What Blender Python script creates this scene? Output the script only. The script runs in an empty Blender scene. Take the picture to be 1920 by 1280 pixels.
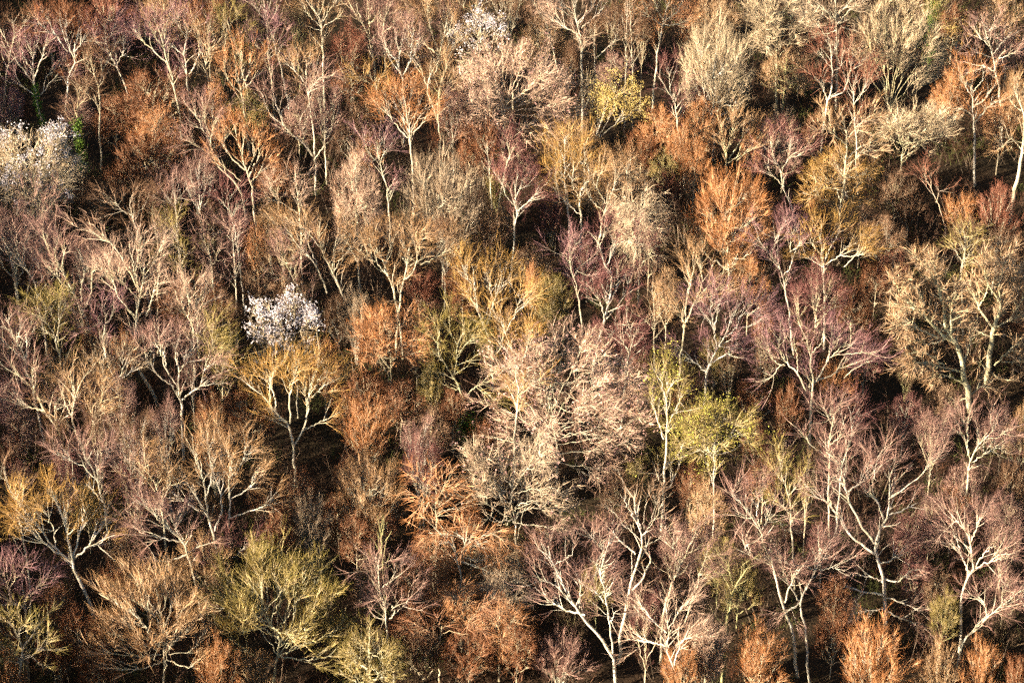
import bpy, math, random
import numpy as np

# ------------------------------------------------------------------ camera, sky, sun, exposure
S = bpy.context.scene
PITCH = math.radians(33.0)          # camera looks down this much
HFOV = math.radians(20.0)
DIST = 283.6                        # metres to the ground in the middle of the picture
CAMZ = DIST * math.sin(PITCH)
cam = bpy.data.objects.new("camera", bpy.data.cameras.new("camera"))
S.collection.objects.link(cam)
cam.location = (0, 0, CAMZ)
cam.rotation_euler = (math.pi / 2 - PITCH, 0, 0)
cam.data.sensor_width = 36.0
cam.data.lens = 18.0 / math.tan(HFOV / 2)
cam.data.clip_start = 1.0
cam.data.clip_end = 5000.0
S.camera = cam

SUN_EL = math.radians(22.0)
SUN_AZ = math.radians(238.0)        # compass bearing of the sun (camera looks north): behind the camera, to its left
world = bpy.data.worlds.new("World"); S.world = world; world.use_nodes = True
nt = world.node_tree
bg = nt.nodes["Background"]
sky = nt.nodes.new("ShaderNodeTexSky"); sky.sky_type = 'NISHITA'; sky.sun_disc = False
sky.sun_elevation = SUN_EL; sky.sun_rotation = SUN_AZ
nt.links.new(sky.outputs[0], bg.inputs[0]); bg.inputs[1].default_value = 0.05
sl = bpy.data.lights.new("sun", 'SUN'); sl.energy = 5.0; sl.angle = math.radians(0.5); sl.color = (1.0, 0.89, 0.74)
sun = bpy.data.objects.new("sun", sl); S.collection.objects.link(sun)
sun.location = (-100, -100, 250)
sun.rotation_euler = (math.pi / 2 - SUN_EL, 0, math.pi - SUN_AZ)
S.view_settings.view_transform = 'Standard'
S.view_settings.look = 'None'
S.view_settings.exposure = 1.92
S.view_settings.gamma = 1.0
S.cycles.use_denoising = False
S.cycles.use_adaptive_sampling = True
S.cycles.adaptive_threshold = 0.05
S.cycles.adaptive_min_samples = 32
S.cycles.use_light_tree = False
S.cycles.max_bounces = 2
S.cycles.diffuse_bounces = 1
S.cycles.filter_width = 1.5

# ------------------------------------------------------------------ picture <-> place
FPX = 960.0 / math.tan(HFOV / 2)
CP, SP = math.cos(PITCH), math.sin(PITCH)
def ray(px, py):
    u, v = (px - 960.0) / FPX, (640.0 - py) / FPX
    return np.array([u, CP + v * SP, -SP + v * CP])
def at_z(px, py, z):
    d = ray(px, py); t = (z - CAMZ) / d[2]
    return np.array([0, 0, CAMZ]) + d * t
def at_y(px, py, y):
    d = ray(px, py); t = y / d[1]
    return np.array([0, 0, CAMZ]) + d * t
def proj(p):
    v = np.asarray(p, float) - np.array([0, 0, CAMZ])
    dep = v[1] * CP - v[2] * SP
    return np.array([960 + FPX * v[0] / dep, 640 - FPX * (v[1] * SP + v[2] * CP) / dep])
def pxm(y):                          # photo pixels per metre across, at ground distance y
    return FPX / math.hypot(y, CAMZ - 8)

# ------------------------------------------------------------------ materials
def lin(c):
    return tuple(((x / 255.0) / 12.92 if x <= 10 else (((x / 255.0) + 0.055) / 1.055) ** 2.4) for x in c)
def new_mat(name):
    m = bpy.data.materials.new(name); m.use_nodes = True
    n = m.node_tree.nodes; b = n["Principled BSDF"]
    b.inputs["Specular IOR Level"].default_value = 0.12
    return m, m.node_tree, b
def noise_mix(t, scale, lo, hi, detail=3, coord='Object'):
    """a value running lo..hi with a noise"""
    tc = t.nodes.new("ShaderNodeTexCoord"); no = t.nodes.new("ShaderNodeTexNoise")
    no.inputs["Scale"].default_value = scale; no.inputs["Detail"].default_value = detail
    t.links.new(tc.outputs[coord], no.inputs["Vector"])
    mr = t.nodes.new("ShaderNodeMapRange")
    mr.inputs[1].default_value = 0.3; mr.inputs[2].default_value = 0.7
    mr.inputs[3].default_value = lo; mr.inputs[4].default_value = hi
    t.links.new(no.outputs["Fac"], mr.inputs[0])
    return mr.outputs[0]
def scale_col(t, col, val):
    hs = t.nodes.new("ShaderNodeVectorMath"); hs.operation = 'SCALE'
    t.links.new(col, hs.inputs[0]); t.links.new(val, hs.inputs[3])
    return hs.outputs[0]
def mix_col(t, fac, a, b):
    mx = t.nodes.new("ShaderNodeMix"); mx.data_type = 'RGBA'; mx.clamp_factor = True
    t.links.new(fac, mx.inputs[0])
    for s, k in ((a, 6), (b, 7)):
        if hasattr(s, "is_output"): t.links.new(s, mx.inputs[k])
        else: mx.inputs[k].default_value = (*s, 1)
    return mx.outputs[2]

def bark_mat(name, pale, dark):
    """pale bark with darker scars and lichen; tinted a little by the object's own colour"""
    m, t, b = new_mat(name)
    f = noise_mix(t, 2.2, 0.0, 1.0, 4)
    c = mix_col(t, f, dark, pale)
    f3 = noise_mix(t, 0.9, -0.9, 0.75, 3)
    c = mix_col(t, f3, c, (dark[0] * .62, dark[1] * .62, dark[2] * .5))
    f2 = noise_mix(t, 0.5, 0.0, 0.55, 2)
    c = mix_col(t, f2, c, (pale[0] * 0.78, pale[1] * 0.84, pale[2] * 0.6))
    oi = t.nodes.new("ShaderNodeObjectInfo")
    mu = t.nodes.new("ShaderNodeMix"); mu.data_type = 'RGBA'; mu.blend_type = 'MULTIPLY'; mu.inputs[0].default_value = 1
    t.links.new(c, mu.inputs[6]); t.links.new(oi.outputs["Color"], mu.inputs[7])
    t.links.new(mu.outputs[2], b.inputs["Base Color"]); b.inputs["Roughness"].default_value = 0.75
    return m
def twig_mat(name, fixed=None, vary=0.45):
    """twig colour comes from the object's colour, varied in patches through the crown"""
    m, t, b = new_mat(name)
    if fixed:
        rgb = t.nodes.new("ShaderNodeRGB"); rgb.outputs[0].default_value = (*fixed, 1); col = rgb.outputs[0]
    else:
        oi = t.nodes.new("ShaderNodeObjectInfo"); col = oi.outputs["Color"]
    v = noise_mix(t, 1.1, 1 - vary, 1 + vary, 3)
    c = scale_col(t, col, v)
    f = noise_mix(t, 0.35, 0.0, 0.35, 2)
    c = mix_col(t, f, c, scale_const(t, c, (1.25, 0.9, 0.6)))
    t.links.new(c, b.inputs["Base Color"]); b.inputs["Roughness"].default_value = 0.8
    return m
def scale_const(t, col, k):
    mu = t.nodes.new("ShaderNodeVectorMath"); mu.operation = 'MULTIPLY'
    t.links.new(col, mu.inputs[0]); mu.inputs[1].default_value = k
    return mu.outputs[0]
def plain_mat(name, c1, c2, scale=3.0, rough=0.8, trans=0.0):
    m, t, b = new_mat(name)
    f = noise_mix(t, scale, 0, 1, 3)
    t.links.new(mix_col(t, f, c1, c2), b.inputs["Base Color"]); b.inputs["Roughness"].default_value = rough
    return m

BARK = bark_mat("bark", (0.86, 0.79, 0.70), (0.52, 0.43, 0.34))
def branch_mat():
    """thin branches: between pale bark and the twigs' own colour"""
    m, t, b = new_mat("fine_branch_bark")
    oi = t.nodes.new("ShaderNodeObjectInfo")
    mu = t.nodes.new("ShaderNodeMath"); mu.operation = 'MULTIPLY'
    t.links.new(noise_mix(t, 1.3, .08, .72, 3), mu.inputs[0]); t.links.new(oi.outputs["Alpha"], mu.inputs[1])
    c = mix_col(t, mu.outputs[0], scale_const(t, oi.outputs["Color"], (1.6, 1.5, 1.4)), (0.64, 0.46, 0.30))
    t.links.new(c, b.inputs["Base Color"]); b.inputs["Roughness"].default_value = 0.8
    return m
BRANCH = branch_mat()
TWIG = twig_mat("twigs")
BLOSSOM = plain_mat("blossom_petals", (0.60, 0.54, 0.51), (0.52, 0.42, 0.39), 1.5)
IVY = plain_mat("ivy_leaves", (0.05, 0.13, 0.02), (0.16, 0.24, 0.03), 2.0, 0.5)
LIMEIVY = plain_mat("lime_ivy_leaves", (0.06, 0.11, 0.015), (0.12, 0.16, 0.025), 2.0, 0.5)
BUD = plain_mat("pink_buds", (0.50, 0.25, 0.21), (0.60, 0.36, 0.28), 2.0)
OLIVELEAF = plain_mat("young_olive_leaves", (0.36, 0.33, 0.06), (0.46, 0.38, 0.07), 1.4)
LEAFY = plain_mat("young_yellow_leaves", (0.66, 0.47, 0.16), (0.52, 0.36, 0.10), 1.4)

# ------------------------------------------------------------------ geometry in bulk (numpy)
def rnd(seed): return np.random.default_rng(seed)
def unit(v):
    return v / np.maximum(np.linalg.norm(v, axis=-1, keepdims=True), 1e-9)
def rdir(r, n):
    return unit(r.normal(size=(n, 3)))
def perp(r, T):
    return unit(np.cross(T, rdir(r, len(T))))
class Geo:
    def __init__(s): s.v, s.f, s.m, s.n = [], [], [], 0
    def add(s, v, f, mat=0):
        s.v.append(v.reshape(-1, 3)); s.f.append(f.reshape(-1, 3) + s.n); s.m.append(np.full(f.reshape(-1, 3).shape[0], mat, np.int32))
        s.n += v.reshape(-1, 3).shape[0]
    def mesh(s, name, mats, smooth=False):
        v = np.concatenate(s.v).astype(np.float32); f = np.concatenate(s.f).astype(np.int32); mi = np.concatenate(s.m)
        me = bpy.data.meshes.new(name)
        me.vertices.add(len(v)); me.vertices.foreach_set("co", v.ravel())
        me.loops.add(f.size); me.loops.foreach_set("vertex_index", f.ravel())
        me.polygons.add(len(f)); me.polygons.foreach_set("loop_start", np.arange(0, f.size, 3, dtype=np.int32))
        me.polygons.foreach_set("material_index", mi)
        me.polygons.foreach_set("use_smooth", np.full(len(f), smooth, bool))
        for m in mats: me.materials.append(m)
        me.update(calc_edges=True)
        return me
def tubes(g, P, R, k=3, mat=0, r=None):
    """P (n,s,3) polylines, R (n,s) radii"""
    n, s, _ = P.shape
    T = np.gradient(P, axis=1); T = unit(T)
    ref = perp(r, unit(P[:, -1] - P[:, 0] + 1e-6))
    U = unit(np.cross(T, np.repeat(ref[:, None], s, 1)))
    V = np.cross(T, U)
    a = np.arange(k) * 2 * math.pi / k
    ring = P[:, :, None] + (U[:, :, None] * np.cos(a)[None, None, :, None] + V[:, :, None] * np.sin(a)[None, None, :, None]) * R[:, :, None, None]
    idx = np.arange(n * s * k).reshape(n, s, k)
    A, B = idx[:, :-1], idx[:, 1:]
    A2, B2 = np.roll(A, -1, 2), np.roll(B, -1, 2)
    f = np.stack([np.stack([A, A2, B2], -1), np.stack([A, B2, B], -1)], -2)
    g.add(ring, f, mat)
def broadside(r, mid, T, ctr):
    """side vector of a flat twig whose face looks outward from the crown's heart, loosely"""
    if ctr is None: return perp(r, T)
    n = unit(unit(mid - ctr) + r.normal(size=mid.shape) * .38)
    s = np.cross(T, n)
    bad = np.linalg.norm(s, axis=1) < .15
    s[bad] = perp(r, T)[bad]
    return unit(s)
def ribbons(g, P, w, r, mat=0, ctr=None):
    """three-point flat twigs that run out to a point"""
    n = len(P)
    sd = broadside(r, P[:, 1], unit(P[:, 2] - P[:, 0]), ctr) * (w[:, None] * 0.5)
    v = np.stack([P[:, 0] - sd, P[:, 0] + sd, P[:, 1] - sd * 0.7, P[:, 1] + sd * 0.7, P[:, 2]], 1)
    b = (np.arange(n) * 5)[:, None, None]
    f = np.array([[0, 1, 3], [0, 3, 2], [2, 3, 4]])[None] + b
    g.add(v, f, mat)
def slivers(g, P0, P1, w, r, mat=0, ctr=None):
    n = len(P0)
    sd = broadside(r, P1, unit(P1 - P0), ctr) * (w[:, None] * 0.5)
    v = np.stack([P0 - sd, P0 + sd, P1], 1)
    g.add(v, np.arange(n * 3).reshape(n, 3), mat)
def flakes(g, C, size, r, mat=0):
    """small leaf or petal faces: two triangles, slightly folded"""
    n = len(C); d = rdir(r, n); e = perp(r, d); nn = np.cross(d, e)
    s = size[:, None]
    v = np.stack([C - d * s * .5, C + e * s * .38 + nn * s * .12, C + d * s * .5, C - e * s * .38 + nn * s * .12], 1)
    f = np.array([[0, 1, 2], [0, 2, 3]])[None] + (np.arange(n) * 4)[:, None, None]
    g.add(v, f, mat)

class Lines:
    """a pool of equal-length polylines that the next order of branches grows from"""
    def __init__(s, P, R): s.P, s.R = P, R
    def pick(s, r, n, t0, t1):
        m, k, _ = s.P.shape
        L = np.linalg.norm(np.diff(s.P, axis=1), axis=2).sum(1)
        i = r.choice(m, n, p=L / L.sum())
        t = t0 + (t1 - t0) * r.random(n) ** 0.8
        x = t * (k - 1); j = np.minimum(x.astype(int), k - 2); fr = (x - j)[:, None]
        p = s.P[i, j] * (1 - fr) + s.P[i, j + 1] * fr
        T = unit(s.P[i, j + 1] - s.P[i, j])
        rad = s.R[i, j] * (1 - fr[:, 0]) + s.R[i, j + 1] * fr[:, 0]
        return p, T, rad, t
def sprout(r, p, T, L, ang, segs, bias, grav, wob):
    n = len(p)
    a = np.radians(ang * (0.7 + 0.6 * r.random(n)))[:, None]
    d = unit(T * np.cos(a) + perp(r, T) * np.sin(a) + bias)
    out = [p]; q = p; st = (L / segs)[:, None]
    for k in range(segs):
        d = unit(d + r.normal(size=(n, 3)) * wob + np.array([0, 0, grav]))
        q = q + d * st; out.append(q)
    return np.stack(out, 1)
def smooth_line(pts, rad, r, n=14, wig=0.06):
    """Catmull-Rom through pts, resampled to n points, with a little crookedness"""
    P = np.asarray(pts, float)
    if len(P) == 2: P = np.array([P[0], (P[0] + P[1]) / 2 + r.normal(size=3) * 0.1, P[1]])
    Q = np.vstack([2 * P[0] - P[1], P, 2 * P[-1] - P[-2]])
    seg = np.linalg.norm(np.diff(P, axis=0), axis=1); cum = np.concatenate([[0], np.cumsum(seg)]); tot = cum[-1]
    u = np.linspace(0, tot, n); j = np.clip(np.searchsorted(cum, u, 'right') - 1, 0, len(P) - 2)
    t = ((u - cum[j]) / np.maximum(seg[j], 1e-6))[:, None]
    a, b, c, d = Q[j], Q[j + 1], Q[j + 2], Q[j + 3]
    out = 0.5 * ((2 * b) + (c - a) * t + (2 * a - 5 * b + 4 * c - d) * t ** 2 + (3 * b - a - 3 * c + d) * t ** 3)
    w = r.normal(size=(n, 3)) * wig; w[0] = 0; w[-1] *= 0.5
    out = out + w
    return out, np.interp(np.linspace(0, 1, n), np.linspace(0, 1, len(rad)), rad)

# habit of each kind: how branches of each order leave their parent
HABIT = dict(
    birch=dict(d2=2.6, l2=(1.0, 3.2), a2=32, up2=.30, g2=.05, d3=3.8, l3=(.7, 1.8), a3=30, g3=.02, n4=4.4, l4=(.5, 1.3), a4=22, g4=-.05, w4=.021, out=.28, w3=.036, t2=.36, t3=.34, r2=.015),
    oak=dict(d2=2.6, l2=(1.0, 2.7), a2=46, up2=.14, g2=.04, d3=5.6, l3=(.5, 1.4), a3=36, g3=.06, n4=2.9, l4=(.35, .9), a4=26, g4=.04, w4=.024, out=.28, w3=.056, t2=.30, t3=.24, r2=.020),
    fan=dict(d2=2.5, l2=(1.0, 2.9), a2=22, up2=.35, g2=.08, d3=5.0, l3=(.6, 1.6), a3=20, g3=.08, n4=2.9, l4=(.45, 1.1), a4=18, g4=.06, w4=.023, out=.22, w3=.054, t2=.30, t3=.25, r2=.020),
    arch=dict(d2=2.5, l2=(1.0, 2.9), a2=42, up2=.10, g2=-.10, d3=5.0, l3=(.6, 1.6), a3=28, g3=-.14, n4=2.9, l4=(.45, 1.1), a4=22, g4=-.12, w4=.023, out=.22, w3=.054, t2=.25, t3=.2, r2=.020),
)
def flesh(limbs, habit, seed, dens=1.0, t_start=0.3, haze=1.0, extra=None, size=1.0):
    """limbs: list of (points (n,3), radii (n)); the first is the trunk.  Returns (trunk mesh geo, crown geo, lines)."""
    r = rnd(seed); h = HABIT[habit]
    gt, gc = Geo(), Geo()
    for P, R in limbs:
        tubes(gt, P[None], R[None], 7 if R[0] > 0.07 else 5, 0, r)
    L = Lines(np.stack([P for P, R in limbs]), np.stack([R for P, R in limbs]))
    lens = np.linalg.norm(np.diff(L.P, axis=1), axis=2).sum(1)
    if len(limbs) > 1:                              # the trunk below its forks carries few branches
        L1 = Lines(L.P[1:], L.R[1:]); tr = Lines(L.P[:1], L.R[:1])
    else: L1 = tr = L
    tot = lens[1:].sum() + lens[0] * 0.5
    ctr = np.concatenate([P[6:] for P, R in limbs]).mean(0)
    heart = ctr * np.array([1, 1, .62])
    n2 = max(18, int(tot * h['d2'] * dens))
    k1 = n2 if L1 is L else int(n2 * lens[1:].sum() / tot)
    p, T, rad, t = L1.pick(r, max(k1, 3), h['t2'], 1.0)
    if k1 < n2:
        a = tr.pick(r, n2 - k1, t_start, 1.0)
        p, T, rad, t = [np.concatenate(x) for x in zip((p, T, rad, t), a)]
    n2 = len(p)
    ln = (h['l2'][0] + (h['l2'][1] - h['l2'][0]) * r.random(n2)) * size * (1.15 - 0.5 * t)
    outw = unit((p - ctr) * np.array([1, 1, .5])) * h['out']
    P2 = sprout(r, p, T, ln, h['a2'], 4, outw + np.array([0, 0, h['up2']]), h['g2'], .13)
    r2 = np.minimum(rad * 0.6, h.get('r2', .012) + 0.015 * ln)
    R2 = r2[:, None] * np.array([1, .88, .74, .58, .36])[None]
    tubes(gt, P2, R2, 4, 0, r)
    # third order: bark-coloured branchlets
    n3 = int(ln.sum() * h['d3'] * dens)
    p, T, rad, t = Lines(P2, R2).pick(r, n3, h['t3'], 1.0)
    l3 = (h['l3'][0] + (h['l3'][1] - h['l3'][0]) * r.random(n3)) * size
    P3 = sprout(r, p, T, l3, h['a3'], 2, np.array([0, 0, h['g3']]), h['g3'], .12)
    ribbons(gc, P3, h['w3'] * (.75 + .5 * r.random(n3)), r, 1, heart)
    # fourth order: the fine twigs that make the haze of the crown
    n4 = int(n3 * h['n4'] * haze)
    p, T, rad, t = Lines(P3, np.ones(P3.shape[:2])).pick(r, n4, .3, 1.0)
    l4 = (h['l4'][0] + (h['l4'][1] - h['l4'][0]) * r.random(n4)) * size
    P4 = sprout(r, p, T, l4, h['a4'], 1, np.array([0, 0, h['g4']]), h['g4'], .12)
    slivers(gc, P4[:, 0], P4[:, 1], h['w4'] * (0.7 + 0.6 * r.random(n4)), r, 0, heart)
    return gt, gc, P3, P4

def ivy_geo(P, R, r, n, spread=0.35, size=0.22):
    g = Geo(); m = len(P)
    i = r.integers(0, m - 1, n); f = r.random(n)[:, None]
    c = P[i] * (1 - f) + P[i + 1] * f + rdir(r, n) * (R[i][:, None] + np.abs(r.normal(size=(n, 1))) * spread)
    flakes(g, c, size * (0.6 + 0.8 * r.random(n)), r, 0)
    return g

# ------------------------------------------------------------------ objects
TREES = []                                     # (root, top pixel, look) for the labels
def empty(name, loc):
    o = bpy.data.objects.new(name, None); S.collection.objects.link(o); o.location = loc
    o.empty_display_size = 1.0
    return o
def part(name, me, parent, color=None):
    o = bpy.data.objects.new(name, me); S.collection.objects.link(o); o.parent = parent
    if color: o.color = (*color[:3], color[3] if len(color) > 3 else 1)
    return o
def tag(o, label, cat, group=None):
    o['label'] = label; o['category'] = cat
    if group: o['group'] = group

TWIGS = dict(
    mauve=(0.21, 0.116, 0.092), purple=(0.21, 0.105, 0.108), pinkish=(0.40, 0.26, 0.18), tan=(0.30, 0.175, 0.078),
    orange=(0.35, 0.150, 0.052), russet=(0.22, 0.085, 0.034), red=(0.23, 0.085, 0.05), golden=(0.34, 0.195, 0.05),
    olive=(0.22, 0.172, 0.045), yellow=(0.34, 0.235, 0.055), grey=(0.29, 0.215, 0.135), cream=(0.42, 0.33, 0.20),
    brown=(0.17, 0.092, 0.048), plum=(0.19, 0.075, 0.066), dark=(0.10, 0.065, 0.035))
TWIGS = {k: tuple(.97 * x + .03 * y for x, y in zip(c, (.20, .125, .085))) for k, c in TWIGS.items()}
PALE = dict(russet=.45, brown=.45, plum=.4, red=.35, dark=.25, mauve=.6, purple=.55, orange=.7, golden=.6, olive=.7)   # how pale the thin branches are beside the twigs
TWIGS = {k: (*(x * (.80 if PALE.get(k, 1) < .5 else 1.0) for x in c), PALE.get(k, 1)) for k, c in TWIGS.items()}
BARKS = dict(white=(1.05, 1.0, .94), cream=(.98, .92, .78), tan=(.94, .82, .64), grey=(.80, .76, .68), lime=(.95, .92, .70), olive=(.60, .58, .33), pink=(1.0, .86, .76))

# ------------------------------------------------------------------ the ground
def ground_mesh():
    n = 150; xs = np.linspace(-420, 420, n); ys = np.linspace(-60, 900, n)
    X, Y = np.meshgrid(xs, ys)
    Z = 0.25 * np.sin(X * .11 + 1) * np.cos(Y * .09) + 0.15 * np.sin(X * .31 + Y * .23) - 0.35
    v = np.stack([X, Y, Z], -1)
    i = np.arange(n * n).reshape(n, n)
    f = np.stack([np.stack([i[:-1, :-1], i[:-1, 1:], i[1:, 1:]], -1), np.stack([i[:-1, :-1], i[1:, 1:], i[1:, :-1]], -1)], -2)
    g = Geo(); g.add(v, f, 0)
    m, t, b = new_mat("leaf_litter")
    c = mix_col(t, noise_mix(t, 0.25, 0, 1, 5), (0.016, 0.010, 0.006), (0.045, 0.023, 0.012))
    c = mix_col(t, noise_mix(t, 3.0, 0, .6, 6), c, (0.06, 0.032, 0.016))
    c = mix_col(t, noise_mix(t, 0.06, 0, .35, 2), c, (0.02, 0.024, 0.009))
    t.links.new(c, b.inputs["Base Color"]); b.inputs["Roughness"].default_value = 0.95
    bp = t.nodes.new("ShaderNodeBump"); bp.inputs["Strength"].default_value = 0.8; bp.inputs["Distance"].default_value = 0.2
    t.links.new(noise_mix(t, 4.0, 0, 1, 5), bp.inputs["Height"]); t.links.new(bp.outputs[0], b.inputs["Normal"])
    o = bpy.data.objects.new("ground", g.mesh("ground", [m], True)); S.collection.objects.link(o); o['kind'] = 'structure'
ground_mesh()

# ------------------------------------------------------------------ trees drawn limb by limb
CROPS = [(640 * (i % 3), (0, 430, 850)[i // 3]) for i in range(9)]
KP = 640 / 1905.0
def parse(crop, s):
    ox, oy = CROPS[crop]
    return [np.array([[ox + float(a.split(',')[0]) * KP, oy + float(a.split(',')[1]) * KP] for a in l.split()]) for l in s.split('|')]
HEIGHT = dict(birch=15.0, oak=14.0, fan=14.0, arch=12.5)



BASES = []                                    # (x, y, crown radius) of every tree already standing
def traced(crop, name, habit, twig, bark, label, spec, H=None, r=0.17, haze=1.0, dens=1.0, ivy=None, blossom=None, buds=0, leaves=0, group=None, size=1.0, spread=0.55, wig=.05, vol=0, leafmat=None, foot=None):
    seed = len(TREES) * 17 + 5; rg = rnd(seed); r = r * .82
    lines = parse(crop, spec)
    top = min(lines, key=lambda l: l[:, 1].min()); ti = top[:, 1].argmin(); tp = top[ti]
    H = H or HEIGHT[habit]
    Y = at_z(tp[0], tp[1], H - 1.3)[1]
    bot = lines[0][0]
    if proj((0, Y, 0))[1] < bot[1]:          # the foot shows lower in the picture: the tree stands nearer
        Y = at_z(bot[0], bot[1], 0.0)[1]
    if foot: Y = at_z(tp[0], foot, 0.0)[1]
    base_py = proj((0, Y, 0))[1]
    # carry the trunk on down to the ground where other trees hide it
    gap = base_py - bot[1]
    if gap > 6:
        sl = (lines[0][0] - lines[0][1]); sl = sl / max(abs(sl[1]), 1e-3)
        bx = bot[0] + np.clip(sl[0], -.5, .5) * gap * 0.45
        lines[0] = np.vstack([[bx, base_py], [(bx * .45 + bot[0] * .55) + sl[0] * gap * .05, bot[1] + gap * .5], lines[0]])
    base = at_y(lines[0][0][0], lines[0][0][1], Y)
    base[2] = 0.0
    done = []; limbs = []
    for k, l in enumerate(lines):
        ext = np.linalg.norm(np.diff(l, axis=0), axis=1); cum = np.concatenate([[0], np.cumsum(ext)]); f = cum / cum[-1]
        span = cum[-1] / pxm(Y)
        if k == 0:
            d0, r0 = 0.0, r
            d1 = rg.uniform(-.12, .12) * span
            rad = [r, r * .9, r * .78, r * .62, r * .42, r * .18]
        else:
            best = min(((np.hypot(*(q - l[0])), dd, rr) for (q, dd, rr) in done), key=lambda z: z[0])
            d0 = best[1] if best[0] < 60 else 0.0
            r0 = min(best[2] * 0.82, r * .56, .028 + .016 * span) if best[0] < 60 else r * .55
            s = rg.uniform(.15, spread) * (1 if rg.random() < .5 else -1)
            d1 = d0 + s * span
            rad = [r0, r0 * .95, r0 * .84, r0 * .66, max(r0 * .3, .014)]
        dep = d0 + (d1 - d0) * f ** 1.3
        P = np.array([at_y(p[0], p[1], Y + dd) for p, dd in zip(l, dep)]) - base
        if k == 0: P[0][2] = -0.3
        SP_, SR_ = smooth_line(P, rad, rg, 16, wig)
        limbs.append((SP_, SR_))
        if k == 0 or True:
            for a in np.linspace(0, 1, 9):
                done.append((np.array([np.interp(a, f, l[:, 0]), np.interp(a, f, l[:, 1])]), float(np.interp(a, f, dep)), float(np.interp(a, np.linspace(0, 1, len(rad)), rad))))
    if vol:                                   # boughs that grow toward and away from the viewer too, filling the crown's round volume
        tips = np.array([P[-1] for P, R in limbs[1:]]); lo, hi = tips.min(0), tips.max(0)
        c = (lo + hi) / 2; ax = np.array([(hi[0] - lo[0]) / 2, (hi[0] - lo[0]) / 2 * .9, (hi[2] - lo[2]) / 2])
        tr = limbs[0][0]
        for q in range(vol):
            d = rdir(rg, 1)[0]; d[2] = abs(d[2]) * .9 - .25; d = d / np.linalg.norm(d)
            tip = c + d * ax * rg.uniform(.8, 1.0)
            s = tr[int(rg.uniform(.35, .8) * 15)]
            if tip[2] < s[2] - 2: tip[2] = s[2] - 1
            mid = (s + tip) / 2 + np.array([0, 0, -.3]) + rg.normal(size=3) * .3
            rr = r * rg.uniform(.28, .42)
            limbs.append(smooth_line([s, mid, tip], [rr, rr * .8, rr * .5, .012], rg, 16, .08))
    gt, gc, P3, P4 = flesh(limbs, habit, seed + 1, dens, .45, haze, size=size)
    root = empty(name, base)
    tag(root, label, "tree", group)
    bv = rg.uniform(.78, 1.06); bw = rg.uniform(.86, 1.0)
    part("trunk", gt.mesh("trunk", [BARK], True), root, (BARKS[bark][0] * bv, BARKS[bark][1] * bv * (.5 + .5 * bw), BARKS[bark][2] * bv * bw))
    cr = part("crown", gc.mesh("crown", [TWIG, BRANCH]), root, TWIGS[twig])
    extras(root, rg, limbs, P4, blossom, buds, leaves, ivy, leafmat)
    TREES.append((root, tp, bot, twig)); 
    xs = np.concatenate([l[:, 0] for l in lines])
    BASES.append((base[0], base[1], 2.2))
    return root
def extras(root, rg, limbs, P4, blossom=None, buds=0, leaves=0, ivy=None, leafmat=None):
    if blossom:
        n, zmin, sz = blossom
        tips = P4[:, 1]; z = tips[:, 2]; lo, hi = np.percentile(z, 5), z.max()
        w = np.clip((z - lo) / (hi - lo) - zmin, 0.02, 1); w = w / w.sum()
        ctr = tips[rg.choice(len(tips), n // 28, p=w)]
        c = np.repeat(ctr, 28, 0) + rg.normal(size=(len(ctr) * 28, 3)) * np.repeat(rg.uniform(.12, .34, (len(ctr), 1)), 28, 0)
        g = Geo(); flakes(g, c, sz * (.6 + .8 * rg.random(len(c))), rg); part("blossom", g.mesh("blossom", [BLOSSOM]), root)
    if buds:
        c = P4[rg.integers(0, len(P4), buds // 3), 1]
        c = np.repeat(c, 3, 0) + rg.normal(size=(len(c) * 3, 3)) * .05
        g = Geo(); flakes(g, c, .15 * (.6 + .8 * rg.random(len(c))), rg); part("buds", g.mesh("buds", [BUD]), root)["kind"] = "stuff"
    if leaves:
        ctr = P4[rg.integers(0, len(P4), leaves // 20), 1]
        c = np.repeat(ctr, 20, 0) + rg.normal(size=(len(ctr) * 20, 3)) * .30; leaves = len(c)
        g = Geo(); flakes(g, c, .12 * (.6 + .8 * rg.random(leaves)), rg); part("foliage", g.mesh("foliage", [leafmat or LEAFY]), root)
    if ivy:
        mat, n, a, b, spread = ivy
        P, R = limbs[0]; k = len(P); i0, i1 = int(a * (k - 1)), max(int(b * (k - 1)), int(a * (k - 1)) + 2)
        g = ivy_geo(P[i0:i1 + 1], R[i0:i1 + 1], rg, n, spread)
        part("ivy", g.mesh("ivy", [mat]), root)

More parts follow.
